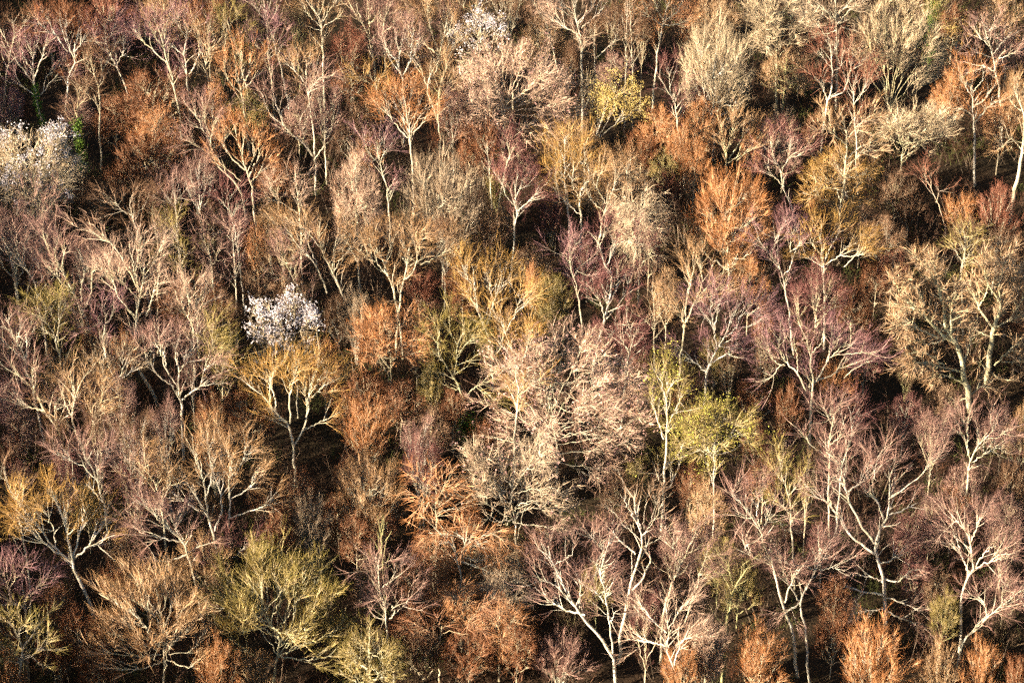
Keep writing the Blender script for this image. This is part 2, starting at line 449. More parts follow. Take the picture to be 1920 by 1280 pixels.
# ------------------------------------------------------------------ trees grown from their habit alone
def grown(habit, seed, H=14.0, W=9.0, stems=1, fork=.3, nl=9, rise=.75, r=.2, kind=0):
    """limbs of a free-grown tree: H tall, crown W wide; rise: 1 = limbs steep, 0 = limbs flat"""
    g = rnd(seed); limbs = []
    z0 = H * fork
    lean = g.normal(size=2) * .03 * H
    top = np.array([lean[0], lean[1], H * .93])
    if stems == 1:
        pts = [np.array([0, 0, -.3]), np.array([lean[0] * .2, lean[1] * .2, z0]), np.array([lean[0] * .6 + g.normal() * .3, lean[1] * .6 + g.normal() * .3, (z0 + H) * .5]), top]
        limbs.append(smooth_line(pts, [r * 1.2, r, r * .75, r * .5, r * .14], g, 16, .05))
    for k in range(nl):
        az = k * 2.39996 + g.uniform(-.3, .3)
        q = (k + .5) / nl                      # 0 low ... 1 high
        if stems > 1:                          # coppice: every stem leaves the stool and fans out
            th = (q ** .6) * W * .5
            tip = np.array([math.cos(az) * th, math.sin(az) * th, H * (.97 - .42 * (q ** 1.6)) * g.uniform(.9, 1.03)])
            s = np.array([math.cos(az), math.sin(az), 0]) * .3 + np.array([0, 0, -.3])
            mid = s * .5 + tip * .5 + np.array([-math.cos(az), -math.sin(az), 0]) * th * .18
            rr = r * g.uniform(.5, .8)
            limbs.append(smooth_line([s, mid, tip], [rr, rr * .8, rr * .5, .014], g, 16, .07))
            continue
        zs = z0 + (H * .72 - z0) * q
        s = limbs[0][0][np.abs(limbs[0][0][:, 2] - zs).argmin()]
        dome = math.sqrt(max(0.05, 1 - (q * .9) ** 2))
        reach = W * .5 * dome * g.uniform(.8, 1.05)
        zt = z0 + (H - z0) * (.18 + rise * .5 + .38 * q) * g.uniform(.92, 1.05)
        zt = min(zt, H * .98)
        tip = np.array([s[0] + math.cos(az) * reach, s[1] + math.sin(az) * reach, zt])
        mid = s * .5 + tip * .5 + np.array([math.cos(az), math.sin(az), 0]) * reach * .12 + np.array([0, 0, (.12 if habit == 'arch' else -.06) * (zt - zs + 2)]) + g.normal(size=3) * .35
        rr = r * (.62 - .25 * q)
        limbs.append(smooth_line([s, mid, tip], [rr, rr * .85, rr * .55, .014], g, 16, .08))
        # one side limb each
        u = limbs[-1][0][7]; az2 = az + g.choice([-1, 1]) * g.uniform(.5, .9)
        t2 = u + np.array([math.cos(az2), math.sin(az2), 0]) * reach * .42 + np.array([0, 0, (zt - zs) * .45 + .4])
        t2[2] = min(t2[2], H * .97)
        limbs.append(smooth_line([u, (u + t2) / 2 + g.normal(size=3) * .2, t2], [rr * .55, rr * .4, .012], g, 16, .06))
    return limbs
PROTO = {}
def proto(key, habit, dens=1.0, haze=1.0, **kw):
    out = []
    for v in range(kw.pop('variants', 2)):
        seed = sum(map(ord, key)) * 7 + v * 131
        limbs = grown(habit, seed, **kw)
        gt, gc, P3, P4 = flesh(limbs, habit, seed + 1, dens, .35, haze)
        out.append(dict(trunk=gt.mesh("trunk", [BARK], True), crown=gc.mesh("crown", [TWIG, BRANCH]), H=kw['H'], W=kw['W'] * 1.18 + .8, limbs=limbs, P4=P4))
    PROTO[key] = out
proto('round', 'oak', H=13., W=8.5, fork=.22, nl=12, rise=.55, r=.15, dens=1.15, variants=3)
proto('dome', 'fan', H=12., W=9.0, fork=.14, nl=16, rise=.5, r=.13, dens=1.1, variants=2)
proto('fan', 'fan', H=12., W=7.5, stems=6, nl=15, r=.13, dens=1.0, variants=3)
proto('slim', 'birch', H=16., W=4.6, fork=.42, nl=6, rise=.95, r=.13, dens=1.0, variants=3)
proto('birch', 'birch', H=17., W=7.0, fork=.36, nl=8, rise=.9, r=.17, dens=.9, variants=3)
proto('flat', 'oak', H=11., W=9.5, fork=.25, nl=12, rise=.2, r=.14, dens=1.1, variants=2)
proto('arch', 'arch', H=11., W=8.0, fork=.25, nl=12, rise=.45, r=.13, dens=1.1, variants=2)
proto('bush', 'fan', H=6.5, W=5.5, stems=6, nl=11, r=.09, dens=1.1, variants=2)
KINDNAME = dict(round='broadleaf_tree', dome='broadleaf_tree', fan='coppiced_tree', slim='birch_tree', birch='birch_tree', flat='broadleaf_tree', arch='broadleaf_tree', bush='shrub')
FILL = []
def filler(crop, kind, twig, bark, x0, x1, ytop, H=None, extra=None, tall=1.0, label=None):
    """a tree whose crown runs x0..x1 across and starts at ytop (crop coordinates)"""
    k = len(FILL); g = rnd(9000 + k)
    ox, oy = CROPS[crop]
    cx, w, py = ox + (x0 + x1) * .5 * KP, (x1 - x0) * KP * 1.18, oy + ytop * KP
    pr = PROTO[kind][k % len(PROTO[kind])]
    if not H and label is None and kind in ('round', 'dome', 'flat', 'arch') and twig in ('russet', 'brown', 'plum', 'red', 'dark', 'mauve', 'purple', 'olive'):
        tall = .8                            # the lower storey, standing in the shade of the birches
    Y = at_z(cx, py, H or pr['H'])[1]
    wm = w / pxm(Y); s = wm / pr['W']
    sz = (H / pr['H']) if H else np.clip(s, .62, 1.45) ** .8 * tall
    Y = at_z(cx, py, pr['H'] * sz)[1]
    p = at_y(cx, py, Y)
    root = empty(KINDNAME[kind], (p[0], Y, 0.0))
    rz = g.uniform(0, 6.28)
    root.rotation_euler = (0, 0, rz); root.scale = (s, s, sz)
    part("trunk", pr['trunk'], root, BARKS[bark]); 
    v = g.uniform(.88, 1.12)
    part("crown", pr['crown'], root, (*(c * v for c in TWIGS[twig][:3]), TWIGS[twig][3]))
    if extra: extras(root, g, pr['limbs'], pr['P4'], **extra)
    FILL.append((root, kind, twig, np.array([cx, py]), np.array([cx, py + w * .45]), w, label))
    BASES.append((p[0], Y, wm * .35))
    return root

# ================================================================== the trees of the photograph, limb by limb
W_, CR, GY = 'white', 'cream', 'grey'
def B(crop, twig, bark, label, spec, **k): return traced(crop, k.pop('name', 'birch_tree'), k.pop('habit', 'birch'), twig, bark, label, spec, **k)
# --- top row, first third
B(0, 'purple', W_, "white birch with dark green ivy round its foot and a purple fan of twigs",
  "235,690 205,560 190,440 185,330 150,225|195,540 150,500 90,460|190,470 140,400 75,320 30,280|187,400 140,330 100,240|190,440 215,370 240,300 262,210|205,560 250,500 300,440 360,385|242,515 262,430 335,335|187,330 205,250 200,190", ivy=(IVY, 900, .0, .62, .22), r=.21, haze=1.1)
B(0, 'russet', W_, "pale many-limbed birch with rusty twigs behind the ivy-footed white birch",
  "375,520 385,430 425,345 400,290 350,190 330,110|380,290 310,200 200,130|392,290 372,180 365,110|410,290 430,220 445,150|410,300 455,240 490,190|340,240 290,160 270,110", H=17, haze=1.1)
B(0, 'purple', W_, "slim grey-white birch with small purple crown above a dark gap near the russet dome",
  "700,480 650,370 600,280 590,200 580,135|610,300 540,240 535,200|650,370 690,280 692,235|600,230 645,150|640,360 620,300 660,220", r=.14)
B(0, 'brown', CR, "cream double-stemmed birch in the dark gap below the small purple birch",
  "555,590 550,500 525,420 510,350 500,310|555,590 500,540 440,490|550,500 572,400 600,345|525,420 480,370", r=.14)
B(0, 'purple', CR, "big birch with a long bare limb stretching out over the russet dome tree",
  "960,420 935,350 910,250 880,160 860,110|930,350 850,280 790,220 755,165|910,250 930,150 945,95|915,270 880,230 840,150", H=18)
B(0, 'purple', W_, "upright birch with mauve top beside the long-limbed big birch",
  "1045,430 1030,310 1045,200 1030,90|1045,430 1085,370 1115,280|1030,310 980,270 940,240|1040,220 1000,150 985,110|1045,190 1070,130", r=.15)
B(0, 'tan', CR, "tan-crowned birch forking low next to the orange coppice",
  "1165,470 1150,360 1160,300 1195,215|1150,350 1110,260 1110,190|1155,330 1190,280 1215,250", r=.16)
B(0, 'purple', W_, "purple birch standing highest at the top edge, above its purple twin",
  "1520,190 1490,130 1480,60 1470,0|1490,120 1440,60 1420,30|1490,130 1530,90 1545,40|1482,70 1510,20", r=.13)
B(0, 'purple', GY, "purple birch directly below its purple twin at the top edge",
  "1510,390 1495,310 1500,230 1490,150|1495,310 1440,260 1415,230|1500,330 1560,270 1580,240|1500,240 1540,180", r=.13)
B(0, 'tan', CR, "bright cream birch with candelabra limbs cut by the top edge",
  "1800,230 1795,160 1770,80 1720,20 1690,-20|1795,140 1840,60 1885,0|1790,150 1720,80 1685,10|1790,170 1700,140 1640,80|1800,150 1870,110 1905,80|1775,90 1800,20", r=.18)
B(0, 'orange', CR, "orange coppice of pale upright stems between tan and purple birches",
  "1350,530 1320,420 1310,300|1345,520 1270,440 1255,330|1350,500 1390,400 1395,300|1350,510 1430,420 1450,330|1345,470 1350,370 1345,290", habit='fan', name='coppiced_tree', H=14)
B(0, 'olive', CR, "slender olive-topped birch behind the orange coppice",
  "1330,290 1290,200 1270,115|1250,290 1265,180 1245,130|1300,220 1330,150", r=.12)
B(0, 'tan', W_, "white wavy-limbed birch with yellow-brown twigs, third below the top edge candelabra",
  "1735,600 1710,480 1720,350 1730,310|1710,470 1650,400 1605,355|1705,460 1760,380 1775,330|1700,440 1665,370", r=.15)
B(0, 'mauve', W_, "contorted white birch with zigzag bare limbs reaching toward the purple birches",
  "1760,980 1755,890 1690,800 1600,720 1500,630 1480,570 1465,530|1580,700 1575,620 1620,580 1600,530|1670,700 1690,640 1722,590 1725,520 1780,440 1835,435|1600,720 1560,640 1520,510|1755,900 1810,800 1815,700|1745,870 1690,760 1700,680", r=.16, haze=.8)
B(0, 'mauve', CR, "mauve birch with a long sloping stem in front of the russet dome",
  "1330,1040 1220,930 1180,840 1180,740 1190,640|1190,880 1130,830 1060,790|1180,800 1120,700 1080,610|1182,780 1140,660 1150,590|1185,740 1220,660", r=.16)
B(0, 'orange', CR, "tan fan-shaped birch with pale ribs beside the mauve sloping birch",
  "1400,1030 1370,930 1350,850 1370,740 1360,690|1370,950 1300,890 1255,800 1290,710|1400,1020 1450,960 1485,870|1350,850 1320,760 1310,700|1380,960 1420,860 1400,760|1390,990 1440,880 1450,790|1345,1010 1250,930 1200,870", habit='fan', H=15, r=.18)
B(0, 'mauve', W_, "slim mauve birch standing alone in the brown thicket under the russet dome",
  "990,1270 980,1180 975,1100 960,1020|978,1130 1010,1060|980,1160 930,1090", r=.11)
B(0, 'plum', W_, "small reddish-mauve birch with narrow crown below the tan fan-shaped birch",
  "1310,1275 1290,1200 1270,1100|1300,1210 1335,1140|1285,1180 1235,1120|1275,1140 1300,1080", r=.12)
B(0, 'pinkish', W_, "white hooked-limb birch beside the pinkish round tree",
  "1670,1180 1660,1080 1640,990|1660,1190 1600,1150 1540,1110 1510,1045|1662,1100 1690,1020|1655,1060 1620,1000", r=.13)
B(0, 'brown', W_, "white forked birch with brown twigs in front of the blossom tree's edge",
  "765,1280 730,1180 728,1100|735,1200 690,1180 640,1125|750,1230 790,1170 812,1130", r=.13)
B(0, 'mauve', CR, "little cream Y-forked birch at the foot of the white blossom tree",
  "205,1290 240,1180 222,1115|240,1180 285,1115|235,1200 190,1130", r=.12)
B(0, 'brown', CR, "cream crooked birch at the top corner above the ivy-footed birch",
  "60,270 82,190 65,110|50,260 20,200 -10,140|82,190 130,150 140,110", r=.14)
B(0, 'brown', 'tan', "thin leaning birch with lime-green ivy climbing its lower stem",
  "452,860 430,640 440,520 400,460|435,560 445,490|430,600 480,540", r=.10, ivy=(LIMEIVY, 1500, .32, .72, .38))
# --- top row, middle third
B(1, 'mauve', CR, "cream birch with spreading bare top at the upper edge left of the pink beech",
  "170,270 150,190 110,120 60,50 35,0|165,230 205,170 230,110|158,200 155,100 150,10|120,130 90,60 85,10|150,170 190,90", r=.15)
B(1, 'mauve', CR, "narrow cream birch next to the spreading bare-topped birch",
  "240,230 235,160 242,90 252,20|240,180 280,150 300,110|238,150 210,90|242,100 265,50", r=.13)
B(1, 'mauve', W_, "white many-forked birch with mauve haze above the cream fan birch",
  "345,560 340,430 320,360 330,270 345,190|330,400 280,340 248,265|345,420 390,340 390,250 405,175|320,350 270,300 240,230|345,420 400,310 430,250|330,280 300,210|335,250 365,180", r=.17)
B(1, 'orange', W_, "glowing cream fan birch with orange haze left of the pink beech",
  "395,910 385,790 375,700 360,620 350,530|372,770 300,690 225,590|375,700 300,590 288,530|390,740 430,660 475,585|375,660 390,540 402,500|380,700 430,600 450,540|365,640 330,560|378,720 270,640 210,610|385,760 450,690 480,640", r=.18, haze=1.1, H=16)
B(1, 'tan', CR, "tall yellowish birch with forked tops beside the white blossom spray",
  "540,690 500,560 482,480 545,320 570,220 590,110 597,60|545,310 480,260 435,215|540,290 500,170 480,60 490,10|550,310 610,270 640,230|482,480 440,380 425,340|490,470 530,390 545,330|575,210 630,150", r=.17, H=17)
B(1, 'tan', CR, "shorter cream birch pressed against the flank of the pink beech",
  "545,690 540,620 550,480 580,390 590,340|545,640 600,590 655,565|550,500 520,430|548,560 590,480", r=.14)
B(1, 'pinkish', 'pink', "large pinkish-cream round beech glowing below the white blossom spray",
  "910,760 905,660 930,560 950,430 960,330|905,680 800,670 640,640|905,670 790,600 690,560|910,640 820,540 780,420|915,620 860,450 880,340|930,560 1010,420 1040,300|925,580 1060,480 1120,400|920,610 1080,560 1200,470|915,640 1100,640 1260,590|910,680 1080,700 1240,680|910,700 1020,730 1130,725|905,700 780,710 640,700|930,540 900,420 930,300|950,500 1000,380 990,290", habit='oak', name='beech_tree', H=17, r=.17, dens=1.0, spread=.5, vol=16, buds=1500)
B(1, 'cream', GY, "white blossom spray tree behind the big pinkish beech",
  "790,450 770,330 760,240 780,150 800,95|768,300 700,240 620,190|765,260 720,190 690,150|770,250 830,180 860,110|775,280 840,230 880,190|772,320 700,330 650,380|775,350 700,400 680,430", habit='oak', name='blossom_tree', H=16, size=.6, r=.11, vol=6, blossom=(1800, .35, .16))
B(1, 'pinkish', W_, "tall birch on a high bare trunk with wide pale head at the top edge",
  "1345,490 1340,350 1340,220 1312,110 1290,-10|1310,110 1230,60 1140,15|1320,130 1390,60 1425,-10|1302,80 1240,30 1190,-20|1340,160 1420,90 1470,40|1340,200 1260,160 1200,120|1300,60 1330,-10", r=.2, H=18)
B(1, 'cream', W_, "small clump of leaning pale stems beside the golden birch",
  "1290,680 1330,590 1372,490|1300,670 1370,580 1395,490|1295,675 1320,560 1345,480|1300,675 1390,620 1410,560", habit='fan', name='coppiced_tree', H=9, r=.12, dens=.8)
B(1, 'yellow', W_, "golden-yellow leafy birch, the brightest yellow crown above the middle",
  "1420,780 1450,680 1490,560 1500,480 1510,450|1435,770 1530,690 1570,630 1600,580|1430,775 1500,650 1540,540|1450,680 1470,600 1465,540|1540,690 1610,640 1640,600|1500,560 1560,520 1590,520", H=13, size=.65, r=.12, leaves=3600, dens=1.2, haze=1.0)
B(1, 'brown', W_, "slim crooked birch with a hooked side limb behind the golden birch",
  "1425,490 1415,330 1410,220 1415,120|1415,330 1480,270 1530,215 1500,140|1412,240 1380,170", r=.11, haze=.7)
B(1, 'brown', W_, "straight white pole birch, first of the pair at the top edge",
  "1588,290 1592,150 1600,-10|1595,100 1625,40", r=.09, haze=.6, H=18)
B(1, 'brown', W_, "straight white pole birch, second of the pair at the top edge",
  "1622,290 1618,150 1608,-10|1615,90 1580,30", r=.10, haze=.6, H=18)
B(1, 'orange', CR, "cream goblet-shaped birch with orange twigs beside the white pole pair",
  "1770,260 1795,150 1800,90 1830,10|1790,140 1720,90 1680,15|1800,120 1860,80 1905,55|1795,110 1760,50 1750,0|1798,140 1850,140 1900,120", r=.17)
B(1, 'brown', CR, "bare cream stem rising out of frame above the white blossom spray",
  "945,130 940,60 942,-20|942,70 910,20|943,40 970,-10", r=.11, haze=.6)
B(1, 'tan', CR, "yellowish birch forking at the top edge just above the blossom spray",
  "765,110 750,60 757,-10|752,90 690,50 655,-5|755,70 800,20 830,-10", r=.15)
B(1, 'brown', CR, "curving pair of cream stems at the top edge above the pink beech",
  "1140,130 1100,70 1065,-10|980,125 985,50 1015,-10|1100,75 1130,20", r=.11, haze=.6)
B(1, 'plum', W_, "pale birch leaning over the orange bushes, close to the grey dome",
  "1870,640 1850,560 1810,490 1775,430|1840,540 1830,440 1835,400|1850,570 1890,510", r=.13)
B(1, 'golden', CR, "small olive-gold birch at the shoulder of the cream fan birch",
  "210,560 200,500 180,460 160,430|205,500 215,430|190,480 130,440", r=.09, H=12)
B(1, 'purple', GY, "dusky purple birch in front of the cream fan birch",
  "265,1150 250,1020 210,900 200,790|212,920 150,850 130,790|215,910 250,840|205,840 225,770", r=.13)
B(1, 'plum', W_, "small dark-red birch with white zigzag limbs in a black hollow",
  "975,1240 985,1190 970,1150 975,1050 985,965|970,1150 920,1090 900,1010|985,1180 1050,1120 1095,1070|975,1100 1010,1020|990,1170 1040,1160", r=.14)
B(1, 'golden', W_, "first of three tall golden-tan birches with long white stems",
  "1265,1160 1250,1050 1245,930 1250,760|1265,1150 1210,1050 1185,950|1245,900 1215,800|1248,960 1290,850|1248,1000 1210,900", r=.15, haze=1.0)
B(1, 'golden', W_, "middle one of the three tall golden-tan birches, its stem kinked",
  "1335,1200 1330,1090 1382,980 1365,880 1355,800|1330,1120 1290,1020 1300,930|1335,1200 1270,1140 1215,1085|1375,990 1330,880|1345,1060 1420,960", r=.15, haze=1.0)
B(1, 'tan', CR, "third of the three golden-tan birches, forked into a V by the grey dome",
  "1455,1240 1480,1160 1520,1050 1532,940|1470,1190 1400,1120 1365,1050|1480,1140 1430,1040 1452,950|1520,1060 1560,980|1600,1060 1595,970 1612,885", r=.15, haze=1.1)
B(1, 'russet', CR, "small forked birch under the edge of the pink beech, nearer the cream fan birch",
  "580,900 580,830 562,770|582,850 620,790|578,860 540,810", r=.10, H=13)
B(1, 'russet', CR, "small forked birch under the middle of the pink beech",
  "822,900 812,830 812,760|815,850 850,790|818,870 770,820", r=.10, H=13)
B(1, 'plum', CR, "small forked birch under the pink beech, closest to the red zigzag birch",
  "920,935 940,880 920,800|938,890 965,820|925,910 900,850", r=.11, H=13)
# --- top row, last third
B(2, 'cream', 'lime', "lime-cream oak with gnarled spreading limbs at the upper edge",
  "525,260 527,200 530,150 545,60|530,150 450,110 395,55|530,165 600,130 695,85|540,150 570,70 590,20|528,170 470,170 430,140|535,160 640,160 700,170|540,110 500,40|590,130 640,60", habit='oak', name='oak_tree', H=14, r=.15, dens=1.2, vol=6)
B(2, 'grey', GY, "grey tree of straight crossing boughs cut by the top edge",
  "860,200 860,150 855,80 850,-20|860,150 780,150 690,70|860,140 930,60 1010,5|880,150 960,170 1000,150|858,120 800,60 740,20|856,90 930,20 960,-20|862,170 790,190 730,190", habit='oak', name='broadleaf_tree', H=15, r=.2)
B(2, 'cream', 'lime', "big cream fan coppice, a vase of stems from one dark stool",
  "1150,600 1120,450 1050,270 1030,120|1150,600 1130,420 1090,220 1080,50|1152,600 1150,420 1130,200 1135,20|1155,600 1175,400 1190,200 1200,0|1155,600 1200,400 1260,200 1285,55|1158,600 1230,430 1310,250 1340,130|1158,600 1250,450 1350,310 1395,200|1160,600 1270,480 1380,380 1430,300|1160,600 1290,520 1390,440 1450,370|1150,600 1080,480 1010,380 960,270|1155,600 1180,430 1230,250 1240,90|1150,600 1110,470 1060,360 1000,200", habit='fan', name='coppiced_tree', H=16, r=.15, dens=1.1, spread=.4)
B(2, 'red', W_, "white contorted birch with reddish haze beside the big fan coppice",
  "805,590 825,520 835,400 830,320 810,225|835,390 790,330 755,285|835,400 880,370 890,300|830,540 900,510 930,410 950,290|805,560 780,480 770,420|930,410 990,350 1020,320|832,340 860,260", r=.17, haze=.9)
B(2, 'red', W_, "short V-forked white birch at the foot of the big fan coppice",
  "955,590 945,500 920,430|958,585 1000,520 1035,450|950,520 965,450", r=.11, haze=.8)
B(2, 'mauve', W_, "bright white oak-like tree with tiered limbs near the right edge top corner",
  "1760,480 1745,400 1735,320 1700,220 1680,130|1735,330 1670,300 1595,265|1740,400 1680,370 1615,360|1735,300 1790,230 1840,180|1715,260 1660,210 1640,170|1738,350 1810,310 1860,290|1690,180 1740,140", habit='oak', name='oak_tree', H=16, r=.19)
B(2, 'orange', W_, "pale birch in a bright orange haze below the tiered white tree",
  "1625,720 1620,600 1615,500 1622,390|1625,650 1570,610 1530,620|1628,690 1690,620 1745,560|1618,540 1570,470 1550,430|1620,520 1670,450 1680,400|1620,600 1680,560 1720,500", r=.18)
B(2, 'tan', CR, "thick pale arching trunk against the dark hollow at the frame's edge",
  "1845,1090 1880,950 1900,830 1905,700 1890,600 1850,500|1900,700 1950,600|1890,620 1830,560|1895,800 1840,780 1800,760", r=.30, H=17)
B(2, 'tan', 'lime', "small greenish-white fan tree with curved limbs below the grey dome",
  "245,920 240,810 215,720|250,910 340,850 400,800|245,830 280,740 290,690|300,900 380,830 435,735|245,860 220,790|260,890 320,790 360,720", habit='fan', name='coppiced_tree', H=11, r=.14)
B(2, 'plum', W_, "twisted plum-coloured birch on a thin leaning stem in the dark hollow",
  "610,1170 555,1030 550,950 510,880 490,790|555,940 590,880 600,785|590,880 640,870 690,835|550,1030 490,960 470,910|510,880 470,830|500,850 540,780", r=.13, haze=.9)
B(2, 'tan', CR, "broad cream Y-shaped oak standing over the golden layered tree",
  "905,970 910,880 915,800 910,720 900,650|915,810 840,740 775,650|920,780 980,700 1065,635|905,900 980,830 1085,780|960,890 1010,850 1075,840|850,750 860,680|912,740 960,660|840,740 780,720", habit='oak', name='oak_tree', H=16, r=.2)
B(2, 'cream', 'lime', "lime-cream low oak with flat-topped crown beside the broad Y-shaped oak",
  "1225,900 1230,850 1240,800 1300,700|1240,800 1330,790 1460,755|1240,800 1270,700 1250,650|1230,830 1190,740 1160,700|1290,790 1370,700 1400,640|1330,790 1420,720 1480,700|1240,810 1180,790 1140,780", habit='oak', name='oak_tree', H=11, r=.13, vol=5, dens=1.2)
B(2, 'red', 'pink', "thin red stems leaning in front of the dark hollow",
  "1450,1200 1390,1060 1345,965|1420,1130 1430,1050", r=.08, H=9, haze=.6)
B(2, 'golden', CR, "sparse yellow-leaved sapling between the fan coppice and tiered white tree",
  "1510,380 1490,260 1480,190|1520,380 1525,260 1585,165|1515,330 1550,260", habit='fan', name='sapling', H=9, r=.07, leaves=500, haze=.6)
# --- middle row, first third
B(3, 'mauve', W_, "birch leaning out of the left edge above the olive birch",
  "200,330 185,290 130,200 60,130 15,50|130,190 95,120 100,60|190,300 230,290 225,220 180,160|60,130 -10,100|140,210 130,110 170,40", r=.15)
B(3, 'mauve', CR, "tall twin-stemmed leaning birch with long cream limbs and mauve haze",
  "575,770 520,620 470,480 420,370 350,240 280,120 240,20|460,420 450,340 472,220 440,150|420,370 330,280 265,205|480,430 510,340 515,250 540,200|550,740 500,620 465,540 455,440|380,300 350,200 360,110|350,240 310,140 330,60|470,480 420,460 370,430", r=.2, H=17)
B(3, 'pinkish', CR, "tall Y-forked birch with a bright cream fork and dotted leaning trunk",
  "880,970 830,880 770,780 745,690 755,600 760,500 780,380 795,280 800,180|750,480 680,400 640,320 615,190|780,360 720,230 640,100 560,50 500,0|780,330 745,220 740,130|790,290 860,180 905,90|820,480 850,380 885,300|640,310 590,260|775,390 690,300 640,270|795,250 770,150 780,70", r=.2, H=18)
B(3, 'brown', CR, "straight thin birch behind the bright cream fork",
  "880,240 880,100 868,0|880,130 910,60", r=.09, haze=.7)
B(3, 'olive', 'tan', "dark slim birch standing before the brown thicket with an olive crown",
  "1025,280 1010,160 985,50 975,-30|1015,190 1060,130|1000,110 960,50", r=.12)
B(3, 'mauve', CR, "slim pale birch with a gentle S-bend above the orange-mauve pair",
  "1200,380 1185,280 1180,170 1150,90 1115,20|1165,110 1190,40 1180,-10|1182,200 1215,130", r=.13)
B(3, 'mauve', W_, "small upright birch with a white stem in the brown thicket",
  "1310,190 1300,80 1305,-20|1303,90 1330,30|1302,70 1280,10", r=.10)
B(3, 'pinkish', CR, "orange-mauve birch with close twin stems between cream fork and blossom tree",
  "1080,640 1080,540 1040,480 1000,400 975,340|1085,540 1095,430 1145,375|1110,720 1102,600 1100,500|1050,490 1055,390 1035,320|1095,450 1090,360", r=.15)
B(3, 'mauve', W_, "brilliant white birch with antler-like forks, brightest on the left",
  "1020,1110 1010,980 990,870 1000,780 980,720 990,630|990,870 930,780 900,680 880,575|970,880 900,830 830,740 805,670|1000,790 1030,740 1045,670|1010,960 1090,890 1195,855|1130,860 1140,790 1195,745|930,780 915,690 930,640|860,790 840,720 850,670|1005,780 1050,720 1070,660|905,690 860,620", r=.19, haze=.85)
B(3, 'cream', GY, "round white blossom tree in full flower above the golden birch",
  "1655,760 1650,690 1590,620 1560,540 1570,470 1590,400|1590,620 1480,590 1400,540|1580,600 1480,530 1420,450|1570,560 1510,470 1480,420|1565,540 1630,470 1650,410|1600,620 1680,560 1740,490|1640,680 1700,620 1745,570|1600,640 1520,650 1430,690|1640,690 1560,690 1490,720|1650,700 1690,680 1720,640", habit='oak', name='blossom_tree', H=14, size=.55, r=.11, vol=8, blossom=(3600, .25, .17))
B(3, 'golden', CR, "golden birch with V-shaped white stems under the round blossom tree",
  "1635,1220 1610,1090 1540,1020 1490,950 1400,880 1335,820|1635,1215 1690,1130 1722,1000 1730,900 1775,745|1620,1080 1615,950 1640,850 1665,720|1510,960 1510,850 1555,755|1690,1120 1760,1090 1825,1055|1730,950 1780,900 1845,845|1540,1010 1530,920 1480,830|1720,1000 1690,900|1770,850 1830,780", r=.18, haze=1.1)
B(3, 'olive', CR, "olive-twigged birch with cream trunk in front of the leaning twin stems",
  "335,710 310,620 330,520 325,420|305,590 240,500 190,470|330,530 280,440|325,500 370,420|310,600 250,560", r=.15, H=15)
B(3, 'mauve', W_, "mauve birch leaning at the left edge, level with the olive birch",
  "180,870 145,790 135,700 80,600 35,500|145,740 150,620 138,560|140,730 60,660 10,615|100,640 110,560|60,570 10,540", r=.15)
B(3, 'mauve', CR, "long slanting cream birch reaching in from the left edge",
  "365,1260 320,1110 250,1010 200,920 130,830 40,780 -10,740|320,1110 310,1010 330,930|200,920 180,830 190,760|250,1010 160,990 80,930|130,830 80,760", r=.17)
B(3, 'tan', CR, "lyre-shaped birch with two curved stems beside the long slanting birch",
  "470,1260 420,1120 400,1040 420,940 450,870 492,790|470,1240 520,1120 560,960 572,890|400,1040 360,950 350,880|425,930 390,850|530,1090 500,1000", r=.16)
B(3, 'purple', GY, "small purple birch tucked behind the leaning twin stems",
  "580,640 580,590 592,520 570,420|590,530 630,460|585,560 545,490", r=.10)
B(3, 'grey', W_, "grey-tipped fan birch with white ribs below the purple sapling",
  "665,930 640,830 600,740 575,640|650,860 690,770 680,700|645,850 720,800 750,740|640,840 590,820 550,780", r=.13, habit='fan')
B(3, 'olive', CR, "thin olive double birch between the white antler birch and golden birch",
  "1240,900 1235,800 1262,735|1215,890 1210,780 1190,640 1188,550|1238,810 1290,760 1285,700|1205,730 1240,650", r=.10)
B(3, 'tan', GY, "tall leaning birch with grey trunk and wide head behind the blossom tree",
  "1910,360 1850,230 1800,120 1780,40 1790,-50|1825,355 1770,210 1680,100 1590,10 1530,-60|1850,230 1870,110 1890,20|1800,120 1720,20 1640,-60|1770,200 1740,120 1700,20|1860,240 1905,160 1960,100", r=.18, H=16)
B(3, 'mauve', 'tan', "slender dark-barked birch in the shade behind the round blossom tree",
  "1730,440 1680,350 1600,200 1545,100|1640,270 1660,180|1600,200 1560,180", r=.12)
# --- middle row, middle third
B(4, 'tan', CR, "tan birch with leaning trunk above the red bush",
  "325,500 300,370 265,260 240,200 210,130 175,30|250,240 190,180 120,130|240,200 270,110 260,40|265,270 215,230|215,140 170,100", r=.16)
B(4, 'tan', CR, "cream wide-forked birch beside the leaning tan birch",
  "335,330 355,230 372,130 340,80|365,210 410,190 460,150|350,280 400,240 430,130 445,30|440,200 540,150 620,100|372,140 400,60|350,110 320,40|360,190 310,140", r=.17)
B(4, 'golden', W_, "orange-gold birch with clean white forks above the olive birch",
  "840,800 830,650 800,540 760,430 745,330 738,220|745,350 700,260 680,210|815,530 840,430 890,330 945,245|890,320 890,215|845,740 870,680 905,600|765,440 720,380 690,350|850,420 830,330 820,260", r=.17, haze=1.05)
B(4, 'golden', W_, "white-stemmed golden birch rising in front of the big pink-budded tree",
  "975,1080 990,930 975,800 980,740 940,640 915,570 905,490|925,560 960,490 1055,370|980,740 930,690 880,620|990,930 1060,870 1090,850|960,500 990,400 985,360|915,570 890,520 850,480|985,780 1030,690 1040,600", r=.16, haze=.8, foot=930)
